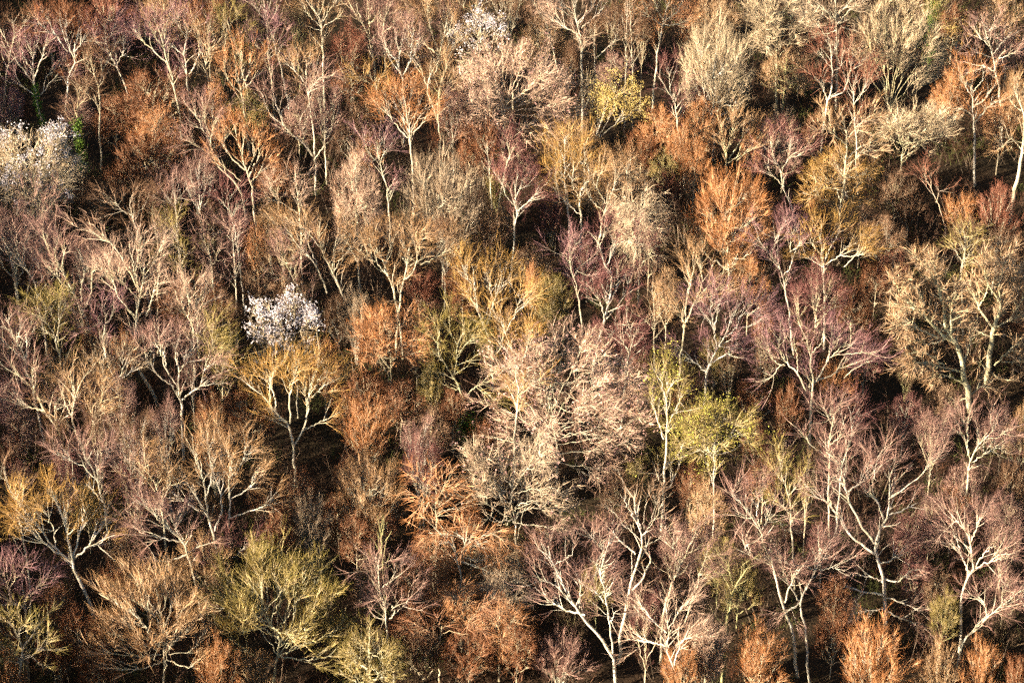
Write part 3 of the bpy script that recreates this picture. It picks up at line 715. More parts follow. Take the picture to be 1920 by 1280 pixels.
B(4, 'olive', 'lime', "olive-green birch with yellow limbs and green ivy at its foot",
  "700,1080 685,960 670,900 630,820 640,740 650,640 690,560|630,830 570,740 540,660 545,570|690,930 750,880 805,850|640,760 720,730 770,690|650,650 610,570 600,500|570,740 510,680|675,900 600,880 560,860|640,720 690,650 740,600", r=.16, haze=1.2, ivy=(IVY, 1500, .0, .30, .5))
B(4, 'plum', W_, "tall plum-red birch with a bright cream fork in the middle distance",
  "1410,790 1420,680 1460,540 1490,430 1510,290 1500,240 1460,170 1440,80 1395,30|1470,500 1440,390 1405,330|1480,500 1560,400 1615,270|1500,400 1540,320 1550,250|1475,620 1530,560 1560,500|1470,220 1520,130 1535,70|1600,300 1630,170 1665,55|1440,100 1480,20|1490,430 1450,310", r=.2, H=18, haze=1.1)
B(4, 'plum', GY, "slim purple birch just beyond the tall plum-red birch",
  "1590,800 1610,700 1622,620 1600,520 1590,440|1618,640 1660,560|1610,600 1580,570|1612,690 1560,600", r=.12)
B(4, 'brown', CR, "very thin bare birch against the black gap",
  "1745,820 1745,700 1750,500 1735,350 1740,300|1748,560 1700,500|1745,420 1760,360", r=.07, haze=.5)
B(4, 'pinkish', CR, "huge pink-budded tree filling the middle, twiggiest of all",
  "1200,1420 1200,1180 1160,980 1180,760 1190,620|1195,1180 1050,1080 900,1000 790,950|1190,1150 1030,960 920,850|1180,1080 1060,850 1000,720|1165,1000 1100,780 1090,640|1165,950 1230,720 1240,600|1175,1000 1300,760 1350,640|1190,1080 1380,880 1480,780|1200,1150 1420,1000 1600,900|1205,1180 1480,1080 1700,965|1205,1200 1480,1150 1670,1040|1205,1250 1420,1230 1620,1180|1200,1250 1000,1200 820,1150|1200,1300 980,1290 830,1250|1205,1300 1400,1330 1560,1340|1180,1090 1260,940 1320,840|1185,1100 1110,950 1040,900|1205,1290 1320,1340 1420,1400", habit='oak', name='budding_tree', H=18, r=.12, dens=1.0, vol=18, buds=4500, spread=.5, haze=1.1)
B(4, 'orange', CR, "russet pointed tree with cream spine beside the grey thicket",
  "275,760 272,690 268,600 240,480|272,690 190,620 130,590|272,700 350,640 420,600|270,640 220,560 200,500|270,650 330,560 350,510|275,720 170,700 110,690|278,720 370,700 430,690", habit='oak', name='broadleaf_tree', H=13, r=.11, vol=8, dens=1.1)
B(4, 'purple', GY, "dusky slim birch in shade above the olive brush",
  "1310,310 1280,210 1272,90|1278,200 1230,130|1275,150 1310,70|1300,260 1340,200", r=.13)
B(4, 'olive', W_, "yellow-olive birch with tall straight white trunk right of the huge budded tree",
  "1787,1640 1800,1460 1808,1270 1815,1150 1820,1000 1825,900 1862,845|1800,1170 1770,1080 1738,960|1822,960 1790,880 1780,800|1815,1100 1870,1000 1900,920|1805,1330 1870,1270 1910,1200|1795,1480 1850,1400 1900,1290|1800,1440 1750,1340|1828,900 1810,820", r=.17, haze=1.1, H=18, dens=.8, leaves=700, leafmat=OLIVELEAF)
# --- middle row, last third
B(5, 'tan', CR, "tan birch with slanting cream limbs behind the white-limbed purple birch",
  "-10,700 10,560 70,400 150,310 225,245|20,520 20,400 45,290 10,200|60,420 110,300 100,190|10,560 -40,430|110,350 190,330 240,300|45,300 70,190", r=.16)
B(5, 'purple', W_, "purple-tipped birch with white candle limbs, left of the wide orange birch",
  "130,860 140,770 190,680 250,560 272,470|190,660 170,540 152,390|175,580 200,430 205,390|135,800 60,740 0,700|240,600 300,540 320,480 425,455|175,560 130,480 100,430|290,550 380,540 430,480|150,750 250,690 310,640|260,540 310,420", r=.18, H=18)
B(5, 'golden', W_, "golden-orange birch with a bright white stem below the Y-shaped oak",
  "790,310 790,220 775,120 755,-10|790,200 860,160 935,85|790,190 830,90 875,15|900,210 950,160 1005,100|780,150 730,90 700,40|785,210 720,170 680,150|870,150 960,150 1020,130", r=.17, haze=1.0)
B(5, 'purple', W_, "twisted purple birch with snaking twin stems next to the golden-orange birch",
  "560,270 540,210 490,140 440,80 415,40|490,130 520,70 510,20|560,260 610,190 600,80 622,10|595,130 640,100 685,55|450,90 400,70", r=.14)
B(5, 'purple', CR, "very wide orange-stemmed birch with mauve dome of twigs",
  "720,950 730,860 715,780 715,700 690,610|730,860 800,750 845,610|690,900 640,800 570,730 540,650 520,590|800,740 880,660 950,630|570,760 520,740 465,660|545,760 510,810 470,840|900,830 960,780 1035,735|715,700 770,640 780,590|640,800 640,700 620,620|850,700 980,690 1080,690|540,650 590,580|735,850 850,800 930,710", r=.19, H=17, haze=1.15, dens=.9)
B(5, 'tan', 'lime', "giant cream oak with lichen-pale gnarled limbs, nearer trunk of the pair",
  "1610,1010 1590,900 1560,760 1530,640 1470,540 1470,380|1530,650 1430,570 1350,480 1250,400 1175,285|1470,560 1440,380 1380,220 1290,150|1560,800 1460,770 1350,740 1260,760|1420,600 1290,550 1190,510|1500,620 1500,450 1530,330|1350,480 1330,370 1260,290|1440,400 1420,270 1400,170|1570,860 1480,820 1380,800|1590,940 1530,960 1480,1000|1600,930 1660,880 1720,870|1460,760 1350,690 1240,700|1300,440 1210,440|1480,600 1380,640 1260,620|1560,760 1600,650 1600,560", habit='oak', name='oak_tree', H=15, r=.38, dens=1.5, haze=.3)
B(5, 'tan', 'lime', "giant cream oak at the right edge, farther trunk of the lichen-pale pair",
  "1700,830 1710,720 1725,600 1740,540 1772,470 1760,270|1735,560 1650,430 1600,290|1720,600 1640,560 1595,490|1740,550 1820,510 1915,470|1740,760 1840,660 1920,620|1720,800 1800,840 1920,850|1770,480 1830,380 1860,260|1765,400 1700,290 1680,190|1650,430 1700,340 1690,260|1820,510 1880,420 1910,340|1765,320 1790,210 1830,160|1780,740 1860,740 1920,720|1700,780 1660,740", habit='oak', name='oak_tree', H=15, r=.36, dens=1.5, haze=.3)
B(5, 'olive', GY, "slender grey-olive tree overtopping the giant oak pair",
  "1560,330 1560,200 1582,100 1570,10|1565,180 1520,110|1562,210 1610,130|1575,110 1610,50", r=.13, habit='oak', name='broadleaf_tree')
B(5, 'plum', W_, "small plum birch with wavy pale stem in front of the wide orange-stemmed birch",
  "900,1290 940,1140 942,1060 918,970|940,1100 980,1040|935,1150 890,1080", r=.12)
B(5, 'mauve', CR, "cream pronged birch with a long sideways prong below the wide birch",
  "820,1300 820,1210 842,1040|812,1275 720,1200 650,1115|825,1200 890,1140|838,1100 800,1030", r=.13)
B(5, 'mauve', CR, "curving cream birch below the giant oaks at the right edge",
  "1590,1420 1600,1310 1655,1200 1732,1130 1720,1070|1592,1260 1590,1150 1592,1060|1610,1300 1710,1240 1790,1210|1690,1170 1760,1160 1790,1120|1595,1180 1550,1120", r=.15)
B(5, 'olive', W_, "yellow-olive bushy tree with pale stems beside the straight white trunk",
  "175,1380 178,1270 180,1200 232,1050|190,1200 285,1150 320,1130|178,1230 110,1150 90,1090|200,1150 180,1070|178,1270 80,1220 30,1150|180,1260 280,1230 350,1180|120,1160 60,1080|240,1180 300,1080", H=14, r=.11, vol=6, dens=1.25, leaves=2600, leafmat=OLIVELEAF, habit='oak', name='broadleaf_tree')
# --- bottom row, first third
B(6, 'golden', W_, "golden-twigged birch with white antler limbs on a leaning trunk, bottom corner",
  "550,1010 520,880 470,760 430,680 405,600 375,440 330,310 275,195|405,610 330,550 240,490 180,430 140,340|400,610 310,530 230,430 150,330 85,230|410,590 480,530 550,440 595,375|412,580 445,430 472,315|480,530 560,500 600,440|240,440 220,330|310,530 300,420 260,340|180,430 110,400", r=.2, haze=.9)
B(6, 'mauve', W_, "white-trunked birch bent far over, mauve twigs trailing from its arched top",
  "1135,940 1100,760 1070,640 1040,530 990,460 910,390 840,320 760,255|1010,490 900,470 785,445|1045,550 1115,505|910,390 870,300|990,460 960,380|1045,560 940,600 840,590", r=.18, haze=1.0, dens=1.1)
B(6, 'mauve', W_, "straight white birch between the bent white trunk and slanting birch",
  "768,540 760,400 765,290 740,180 725,70 718,-20|760,360 690,310 660,330|745,280 785,190 800,120|730,100 690,30|735,170 660,80", r=.15)
B(6, 'tan', W_, "large tan birch with seven fanned white stems from one spot",
  "1200,495 1160,350 1100,250 1040,160 1000,60|1278,410 1282,250 1280,130 1300,20|1160,350 1150,240 1120,100 1075,-20|1200,430 1232,330 1230,230 1190,100 1180,0|1282,360 1400,320 1480,290 1535,245|1110,320 1040,270 965,215|1290,250 1380,200 1440,110|1060,190 960,120 900,60|1282,150 1350,60 1370,-40|1150,250 1180,120 1160,-60|1232,250 1250,120 1230,-80", r=.18, H=16)
B(6, 'mauve', W_, "cream birch with sloping limbs above the golden antler birch",
  "585,310 555,190 550,80 545,-20|550,170 490,90 400,40 320,-10|547,150 500,60 455,-20|575,270 520,210 480,170|552,100 590,20|430,60 380,-10", r=.16)
B(6, 'tan', CR, "slender forked cream birch between the straight birch and the seven-stemmed birch",
  "905,320 880,200 840,130 810,60 805,-20|900,290 940,200 952,150|870,180 890,100|850,150 790,90", r=.13)
B(6, 'plum', W_, "little mauve birch tuft at the foot of the seven-stemmed birch",
  "1270,680 1268,640 1265,580 1282,500|1266,590 1220,540|1268,600 1330,560 1360,520|1266,600 1190,580", r=.09, H=9)
B(6, 'purple', 'pink', "curly-limbed purple birch at the left edge bottom",
  "140,900 135,860 70,830 50,770 90,680 70,610|130,830 190,770 215,740|60,830 10,800 -10,780|80,700 130,660|55,770 20,690", r=.13, H=13)
B(6, 'tan', CR, "russet-tipped cream fan oak beside the olive spreading oak at the bottom",
  "920,1300 910,1080 895,880 870,750|900,920 840,830 800,750|930,1080 1000,900 970,770|890,1080 780,930 640,830 550,780|945,1080 1050,990 1105,920|900,1000 960,850 920,740|890,1100 760,1050 600,1000|900,1120 740,1130 560,1100|940,1120 1060,1100 1140,1000|910,960 850,900 730,800|930,1150 1050,1190 1120,1150|900,1160 800,1200 640,1200", habit='fan', name='oak_tree', H=14, r=.13, dens=1.0, vol=12)
B(6, 'olive', 'lime', "olive-cream spreading oak with two trunks along the bottom edge",
  "1530,1330 1530,1230 1560,1060 1520,970 1470,890 1455,800 1390,720|1490,940 1400,900 1290,860 1195,880|1470,890 1462,740 1430,640|1560,1060 1640,930 1640,740|1710,1060 1708,930 1725,840 1640,690|1710,930 1780,860 1870,780|1710,1060 1800,1030 1880,980|1540,1140 1640,1090 1715,1050|1725,850 1760,740 1800,650|1500,950 1560,820 1530,660|1420,900 1330,800 1280,700|1350,880 1250,790|1530,1180 1420,1130 1300,1040|1720,870 1690,740 1700,620|1545,1130 1700,1150 1850,1130", habit='fan', name='oak_tree', H=14, r=.15, dens=1.0, vol=20)
B(6, 'olive', GY, "grey-olive tree at the bottom left corner below the purple curly birch",
  "110,1330 112,1200 122,1080 80,990 50,930|120,1090 180,1010 220,950|112,1160 190,1120 260,1060|100,1040 130,960|112,1180 50,1120", habit='oak', name='broadleaf_tree', H=13, r=.15)
B(6, 'brown', CR, "thin white stem standing far left behind the golden antler birch",
  "155,640 130,480 90,300 40,150 20,80|95,310 110,220|40,150 0,120", r=.09, haze=.6, H=18)
# --- bottom row, middle third
B(7, 'grey', GY, "bare cream tree with layered boughs in front of the huge pink-budded tree",
  "978,500 965,350 950,260 962,150 980,60|910,290 870,200 780,110 675,90|930,250 1010,120 1105,15|960,230 1060,200 1190,195|980,330 1100,300 1285,330|985,290 1060,265 1160,270|920,350 800,270 740,190|945,280 860,240 760,230|970,390 1080,400 1200,420|955,200 900,110 870,20|925,400 915,300 890,260|960,370 870,380 810,360", habit='oak', name='broadleaf_tree', H=14, r=.12, vol=5, buds=500, haze=.7)
B(7, 'mauve', W_, "mauve birch with two long diverging cream stems at the bottom edge",
  "1535,1290 1520,1160 1440,1020 1370,940 1290,830 1220,690 1180,600 1100,530|1515,1110 1500,970 1480,820 1450,650 1470,550 1385,450|1360,900 1250,870 1145,810|1330,860 1335,770 1342,680|1290,830 1200,740 1105,700|1485,850 1430,780 1410,760|1190,620 1240,590 1290,560|1500,960 1530,880|1455,650 1410,600|1465,570 1500,480", r=.18, H=17)
B(7, 'brown', W_, "white bare-branched tree like a candelabra, whitest at the bottom",
  "1545,1160 1570,930 1600,800 1620,700 1660,560 1680,480 1650,380 1640,270 1590,190|1620,760 1680,700 1722,590 1680,520|1680,490 1600,420 1540,350 1505,310|1670,470 1740,380 1795,265|1690,420 1690,330 1725,170|1640,560 1570,500 1515,430|1690,520 1790,460 1812,400|1650,390 1600,300 1555,230|1670,420 1640,330|1715,400 1750,300 1740,230", r=.19, haze=.25, dens=.55, H=17)
B(7, 'mauve', CR, "cream S-curved birch with mauve haze beside the candelabra tree",
  "1800,900 1810,840 1840,730 1890,640 1930,540 1985,420|1900,980 1945,860 1990,700 2040,570|1890,640 1860,520 1830,440|1930,570 1990,530|1850,720 1820,640|1960,800 2040,720 2090,660", r=.16)
B(7, 'pinkish', W_, "pink-twigged birch with white forked limbs at the bottom edge",
  "1875,1270 1820,1090 1830,1000 1812,860|1815,1000 1740,930 1645,805|1830,1080 1770,1060 1655,1040|1830,980 1890,870 1910,830|1760,940 1700,920 1640,880|1860,1180 1890,1070 1940,1010", r=.15)
B(7, 'mauve', W_, "slender white birch with hooked side limb beside the broken stump",
  "290,1250 270,1100 255,980 250,870 215,750 205,590|270,920 297,890 275,840|290,895 350,850 385,800|225,750 290,700 320,680|212,680 180,620|255,960 235,900", r=.12, haze=.8)
B(7, 'dark', 'olive', "broken mossy stump, thick olive and snapped off at the top",
  "238,720 228,560 220,425", r=.22, haze=.05, dens=.12, H=9, name='dead_tree')
B(7, 'orange', CR, "orange-cream arching tree below the brown thicket left of the cream layered tree",
  "530,400 530,340 532,230 530,170|530,330 470,270 430,310|532,300 590,230 650,210|530,260 480,210 450,160|532,270 570,190 600,150|530,340 600,310 670,320", habit='arch', name='broadleaf_tree', H=12, r=.13)
B(7, 'orange', GY, "grey-limbed arching tree sweeping sideways in front of the cream layered tree",
  "665,680 650,590 600,490 540,430 470,365|680,570 690,500 705,425|680,580 740,590 820,590|660,580 720,520 820,490|650,560 740,480 860,440|610,500 560,500 510,540|665,600 770,640 880,680|690,500 640,450", habit='arch', name='broadleaf_tree', H=12, r=.14)
B(7, 'russet', 'tan', "low rusty tree with one twisting cream limb at the bottom edge",
  "550,1300 540,1110 550,1040 560,960|550,1020 600,990 705,1010|550,1030 480,990 390,1010|700,1000 715,930 780,860|545,1080 500,1030", habit='arch', name='broadleaf_tree', H=10, r=.12)
# --- bottom row, last third
B(8, 'mauve', W_, "forked mauve birch with long bare leaning trunk at the bottom edge",
  "645,1230 610,1000 560,850 520,680 490,600 450,490 435,430 390,350 315,255|435,430 480,370 500,340|430,420 415,320 445,235|490,620 420,590 360,550 345,490|570,830 600,730 640,640|395,360 340,360|415,330 380,250|500,340 580,470|315,260 270,210", r=.17, H=18)
B(8, 'mauve', W_, "sinuous birch with a flat crooked elbow limb beside the forked mauve birch",
  "712,1280 690,1050 680,930 650,830 690,760 740,650 770,580 755,440|740,650 680,630 600,620 525,590|650,820 600,740 555,650|760,620 735,620 760,550|760,650 830,640 905,655|770,570 800,510 830,480|650,830 600,860", r=.14, haze=.9)
B(8, 'olive', CR, "straight slim birch with olive twigs rising behind the forked mauve birch",
  "622,640 605,400 590,230 560,130 538,20|592,240 630,190|600,330 560,280|575,170 520,110|605,390 650,320", r=.13)
B(8, 'mauve', W_, "grand pale birch with wide candelabra crown and skirt of drooping side branches",
  "1130,1010 1130,830 1120,700 1090,600 1075,500 1110,400 1150,320 1155,200 1148,90|1080,510 1000,400 940,290 910,190 890,80 800,-10|1075,560 960,480 890,390 830,290 735,235|1120,380 1090,280 1015,195|1150,340 1220,320 1315,275|1160,240 1250,180 1330,120 1425,20|920,210 1000,160 1060,110|1120,700 1200,710 1285,640|1090,610 1150,600 1230,560|1120,790 1000,770 895,735|1130,800 1220,830 1335,885|1135,880 1250,930 1330,950|1125,720 1060,690 1000,680|895,100 870,30|1060,180 1080,60 1100,0|1155,200 1190,130|910,200 850,130|830,290 800,200|1130,860 1040,880 980,890|1075,150 1060,60", r=.22, H=18, dens=.85)
B(8, 'mauve', W_, "neat white birch with rounded mauve-tan crown near the right edge",
  "1545,1090 1555,950 1560,800 1590,690 1625,650 1610,550 1600,480 1560,400 1535,320|1600,680 1560,570 1495,505|1630,640 1720,600 1805,588|1625,640 1690,550 1740,510|1605,500 1640,420 1660,340|1570,420 1510,370|1560,580 1530,480 1490,420|1720,600 1780,540", r=.17)
B(8, 'mauve', CR, "birch leaning diagonally out of the right edge near the bottom",
  "1575,1040 1690,930 1790,840 1915,750|1700,910 1680,830 1650,790|1790,840 1790,740|1850,800 1930,790", r=.14, H=12)
B(8, 'dark', 'olive', "dark mossy forked trunk half hidden between pale birches",
  "248,950 262,860 280,760 330,690 360,640|280,745 268,685 240,600|325,640 410,575", r=.24, haze=.5, H=15, name='dead_tree')

# ================================================================== round crowns, fans and thicket trees between them
F = filler
# top row
F(0,'round','russet','tan',640,1060,410); F(0,'round','russet','tan',500,760,560); F(0,'round','orange',CR,700,1010,620); F(0,'dome','russet','tan',640,1050,760)
F(0,'round','russet','tan',110,420,50); F(0,'round','russet','tan',-60,160,120); F(0,'dome','red','tan',380,760,0); F(0,'dome','tan','lime',760,1060,-20)
F(0,'birch','russet','tan',1040,1260,20); F(0,'round','olive','olive',1230,1500,520); F(0,'round','dark','olive',1340,1480,90); F(0,'slim','dark','olive',1590,1720,60)
F(0,'round','purple','grey',-40,120,480); F(0,'round','mauve','tan',300,520,540); F(0,'round','brown','grey',1100,1260,520); F(0,'round','mauve','tan',1560,1760,560)
F(0,'birch','mauve',CR,1700,1905,480); F(0,'round','russet','tan',1440,1640,880); F(0,'dome','brown','tan',760,1000,960); F(0,'dome','brown','tan',420,700,1030)
F(0,'birch','mauve',W_,1000,1200,900); F(0,'slim','brown','tan',800,940,1060); F(0,'round','orange','tan',1140,1260,430); F(0,'bush','red','tan',900,1100,960)
F(0,'birch','mauve',W_,-60,140,880+300); F(0,'round','brown','tan',1090,1260,1120); F(0,'dome','tan','lime',1420,1560,1130)
F(0,'flat','russet','tan',540,800,880)
# the big white blossom tree at the edge
BL = F(0,'round','cream','cream',-100,430,750,H=14, extra=dict(blossom=(2800, .25, .15)), label="large white blossom tree at the left edge with a bare cream heart")
F(1,'round','russet','grey',-60,160,330); F(1,'slim','red','tan',-30,110,200); F(1,'round','brown','olive',430,660,320); F(1,'dome','tan','tan',990,1270,135)
F(1,'round','brown','tan',280,460,-30); F(1,'birch','mauve',CR,540,660,10); F(1,'birch','brown',CR,800,1000,-40); F(1,'dome','brown','grey',1020,1180,-30)
F(1,'round','mauve','grey',1420,1640,300); F(1,'slim','brown','tan',1460,1560,60); F(1,'slim','brown','tan',1640,1720,120); F(1,'round','brown','tan',1650,1760,20)
F(1,'dome','grey',CR,330,780,870,H=15,label="grey-brown bristle dome, a dense brush of upright twigs left of the red zigzag birch"); F(1,'round','pinkish','cream',-70,220,860,H=16,label="pinkish round-crowned tree beside the dusky purple birch")
F(1,'arch','grey',CR,1510,1840,1010,H=14,label="grey dome of arching drooping branches below the third golden-tan birch"); F(1,'round','orange','tan',1660,1905,600); F(1,'dome','russet','tan',1560,1780,760); F(1,'round','orange','tan',1820,1990,690)
F(1,'dome','russet','tan',640,800,770); F(1,'round','russet','tan',690,890,700); F(1,'round','plum','tan',860,1100,830); F(1,'bush','olive','olive',800,920,1000)
F(1,'dome','brown','grey',420,640,1080); F(1,'round','brown','tan',40,220,560); F(1,'round','brown','grey',-40,120,640); F(1,'flat','orange','grey',60,240,700)
F(1,'bush','plum','tan',1090,1260,1160); F(1,'bush','tan','tan',780,1000,1190); F(1,'dome','tan','tan',1140,1450,690); F(1,'round','tan','tan',1380,1700,880)
F(1,'bush','red','tan',1740,1905,1000); F(1,'flat','olive','olive',1700,1905,830); F(1,'slim','brown',CR,1240,1310,300); F(1,'slim','mauve','grey',560,680,540)
F(2,'dome','cream',W_,0,400,140,H=16,label="grey-white bristly dome tree beside the olive-brown oak"); F(2,'flat','tan','olive',410,750,270,label="olive-brown flat-topped oak between grey dome and contorted white birch")
F(2,'dome','orange',CR,60,510,970,H=14,label="tidy round orange-brown dome like a ball below the dark hollow"); F(2,'flat','golden','cream',670,1140,830,label="golden layered tree spreading flat under the broad Y-shaped oak")
F(2,'round','tan','tan',80,330,-20); F(2,'round','russet','tan',-40,120,20); F(2,'round','tan','cream',1650,1920,-20); F(2,'round','russet','tan',1440,1600,40)
F(2,'round','orange','tan',1410,1600,400); F(2,'round','orange','tan',-20,210,560); F(2,'dome','orange','tan',-20,160,800); F(2,'round','russet','tan',680,800,640)
F(2,'round','plum','grey',-40,200,420); F(2,'round','mauve','tan',440,700,740); F(2,'bush','grey','grey',470,640,640); F(2,'round','orange','tan',1680,1905,560)
F(2,'round','tan','cream',1780,1980,420); F(2,'bush','orange',CR,1450,1680,1130); F(2,'fan','red',CR,1640,1905,1060); F(2,'bush','orange',CR,690,860,1150)
F(2,'dome','brown','tan',840,1160,1180); F(2,'round','brown','tan',1080,1320,960); F(2,'bush','brown','grey',1180,1340,1110); F(2,'bush','plum','tan',500,720,1190)
F(2,'round','brown','tan',560,760,220); F(2,'round','brown','tan',940,1060,640); F(2,'round','mauve','grey',1740,1905,190); 
F(2,'slim','brown','tan',990,1080,130); F(2,'round','orange','tan',340,460,690)
iv = F(2,'slim','olive','olive',1340,1470,-60, label="vivid green ivy-clad column of a tree at the top edge", extra=dict(ivy=(IVY, 3500, .25, .95, .9)))
# middle row
F(3,'birch','mauve',CR,-60,170,-40); F(3,'birch','mauve',CR,150,330,-20); F(3,'birch','mauve',CR,380,560,60); F(3,'round','olive','olive',180,420,330)
F(3,'round','orange','tan',600,760,560); F(3,'round','brown','grey',560,760,620); F(3,'round','russet','tan',880,1240,290); F(3,'dome','brown','tan',1130,1340,360)
F(3,'dome','russet','tan',1330,1530,20); F(3,'round','orange','tan',1370,1480,-30); F(3,'round','brown','tan',1340,1600,180); F(3,'birch','tan',CR,1490,1660,20)
F(3,'round','mauve','tan',-20,140,480); F(3,'round','tan','tan',140,400,700); F(3,'round','purple','grey',-60,140,840); F(3,'dome','mauve','tan',380,620,820)
F(3,'round','russet','tan',1080,1280,900); F(3,'dome','russet','tan',1210,1530,930); F(3,'fan','orange',CR,1060,1300,1060); F(3,'birch','mauve',W_,820,1000,1010)
F(3,'round','orange','tan',1700,1905,640); F(3,'dome','brown','grey',1800,1960,380); F(3,'round','olive','tan',1140,1310,560); F(3,'birch','mauve',CR,560,760,900)
F(3,'birch','brown',W_,620,860,1080); F(3,'bush','red','tan',0,150,1160); F(3,'round','mauve','tan',0,200,1020); F(3,'round','golden','tan',1320,1450,740)
F(3,'round','brown','tan',1540,1720,260); F(3,'bush','brown','olive',980,1180,120); F(3,'round','russet','tan',430,560,500); F(3,'flat','orange',CR,1850,1990,880)
F(3,'slim','mauve','grey',1010,1100,660); F(3,'fan','brown','tan',220,420,1080); F(3,'slim','brown','tan',480,600,1050)
F(4,'bush','red','tan',330,560,270,label="fiery red twiggy bush below the cream wide-forked birch"); F(4,'fan','grey','grey',-20,170,340,label="grey-stemmed thicket tree beside the pointed russet tree")
F(4,'round','olive','lime',420,560,750,label="small olive-yellow dome beside the green ivy-footed birch"); F(4,'fan','olive','tan',1040,1310,280,label="olive-brown brush tree right behind the orange-gold birch")
F(4,'dome','russet','tan',0,250,800); F(4,'round','russet','tan',180,470,860); F(4,'fan','orange',CR,-30,300,990); F(4,'round','brown','tan',380,620,1010)
F(4,'round','russet','tan',560,720,160); F(4,'round','brown','tan',960,1200,90); F(4,'dome','russet','tan',590,760,290); F(4,'round','plum','tan',1340,1560,520)
F(4,'round','plum','grey',1290,1460,60); F(4,'round','plum','tan',1560,1720,560); F(4,'round','plum','tan',1640,1800,20); F(4,'round','tan','tan',1740,1905,220)
F(4,'dome','russet','tan',1560,1760,740); F(4,'round','olive','tan',1720,1840,780); F(4,'slim','brown','grey',500,640,-20); F(4,'dome','brown','grey',380,580,440)
F(4,'round','russet','tan',330,500,560); F(4,'fan','brown','grey',700,940,-40); F(4,'birch','mauve',W_,330,520,1110); F(4,'round','russet','tan',540,700,900); F(4,'flat','brown','tan',840,1050,420)
F(4,'round','orange','tan',1020,1110,180); F(4,'bush','russet','tan',700,860,1120)
F(5,'round','orange','tan',280,480,150); F(5,'bush','orange','tan',700,970,780,label="bright orange bush at the foot of the wide orange-stemmed birch"); F(5,'round','red','tan',1080,1280,120); F(5,'dome','russet','tan',1000,1180,170)
F(5,'round','brown','grey',1040,1250,-60); F(5,'birch','plum','tan',600,900,280); F(5,'dome','russet','tan',840,1080,320); F(5,'round','plum','tan',930,1130,600)
F(5,'dome','russet','tan',300,520,820); F(5,'fan','russet','tan',500,680,890); F(5,'round','plum','tan',460,640,1140); F(5,'round','russet','tan',340,480,1060)
F(5,'round','plum','grey',1160,1340,920); F(5,'birch','mauve','tan',1300,1520,1050); F(5,'round','mauve','tan',1700,1905,1000); F(5,'dome','tan','lime',1830,1990,990)
F(5,'bush','dark','olive',1180,1340,730); F(5,'round','brown','tan',1380,1560,870); F(5,'slim','brown','tan',220,320,660); F(5,'dome','olive','tan',80,280,620); F(5,'round','russet','tan',640,780,560)
F(5,'round','brown','grey',1620,1905,20); F(5,'dome','brown','grey',1500,1700,-60); F(5,'flat','brown','tan',380,560,620)
F(5,'round','russet','tan',-60,120,820); F(5,'birch','russet','tan',380,520,480)
# bottom row
F(6,'round','plum','grey',20,180,40); F(6,'birch','plum','tan',250,430,60); F(6,'round','olive','tan',380,560,180); F(6,'birch','plum','tan',640,820,80)
F(6,'dome','russet','tan',540,700,620); F(6,'round','brown','tan',560,820,420); F(6,'fan','russet','tan',1440,1640,330); F(6,'fan','grey',GY,1600,1860,280)
F(6,'round','russet','tan',1560,1760,90); F(6,'dome','russet','tan',1380,1560,100); F(6,'dome','russet','tan',1780,1980,240); F(6,'dome','tan','tan',960,1300,470,H=9)
F(6,'round','russet','tan',200,420,740); F(6,'dome','russet','tan',280,560,880); F(6,'round','russet','tan',-60,100,900); F(6,'bush','russet','tan',180,420,1060)
F(6,'dome','russet','tan',420,640,1080); F(6,'fan','orange','tan',1080,1360,1060); F(6,'bush','olive','olive',1780,1980,960); F(6,'round','brown','tan',1100,1260,700); F(6,'round','plum','tan',1060,1240,480)
F(6,'fan','orange','tan',-40,140,1130); F(6,'bush','tan','tan',1300,1560,1160); F(6,'round','russet','tan',700,900,640)
F(7,'round','russet','tan',-40,200,-20); F(7,'dome','tan','cream',-30,330,20,H=11); F(7,'birch','plum','grey',340,560,-20); F(7,'round','russet','tan',80,320,250)
F(7,'round','russet','tan',-20,180,360); F(7,'arch','russet','tan',380,640,440); F(7,'arch','tan','tan',760,1040,470); F(7,'arch','grey','grey',780,1080,640); F(7,'arch','orange','tan',520,820,700)
F(7,'arch','orange','tan',700,1060,860); F(7,'round','russet','tan',300,560,620); F(7,'dome','russet','tan',560,860,1000); F(7,'bush','mauve','grey',1080,1370,1070,label="small mauve bush at the bottom edge beside the diverging cream stems")
F(7,'flat','olive','lime',-60,360,930,H=9.5,label="olive-green low oak sprawling under the slender hooked birch"); F(7,'round','russet','tan',880,1080,960); F(7,'round','russet','tan',1000,1180,430); F(7,'bush','dark','olive',1180,1420,900)
F(7,'round','brown','tan',1440,1660,120); F(7,'round','olive','tan',1560,1720,40); F(7,'dome','olive','olive',1330,1520,640); F(7,'birch','plum','tan',1620,1800,800); F(7,'round','mauve','tan',1780,1960,380)
F(7,'round','russet','tan',280,480,820); F(7,'round','brown','tan',60,240,600); F(7,'dome','brown','tan',340,560,980)
F(7,'round','russet','tan',640,800,320); F(7,'dome','orange','tan',1790,2010,1060)
F(8,'fan','orange',CR,860,1310,970,label="big orange fan bush at the bottom edge under the grand pale birch"); F(8,'fan','pinkish',CR,-20,310,950,label="pinkish-orange fan tree at the bottom edge, nearest the pink-twigged birch"); F(8,'fan','orange',CR,260,620,1000,label="cream-ribbed orange fan tree at the bottom edge beside the leaning trunks")
F(8,'fan','tan',CR,1330,1570,1090); F(8,'fan','orange',CR,1560,1810,1070); F(8,'fan','russet','tan',1800,1990,1150)
F(8,'round','russet','tan',360,560,20); F(8,'birch','brown','tan',640,780,20); F(8,'round','olive','olive',100,320,480); F(8,'dome','olive','olive',200,440,620); F(8,'round','russet','tan',760,960,700)
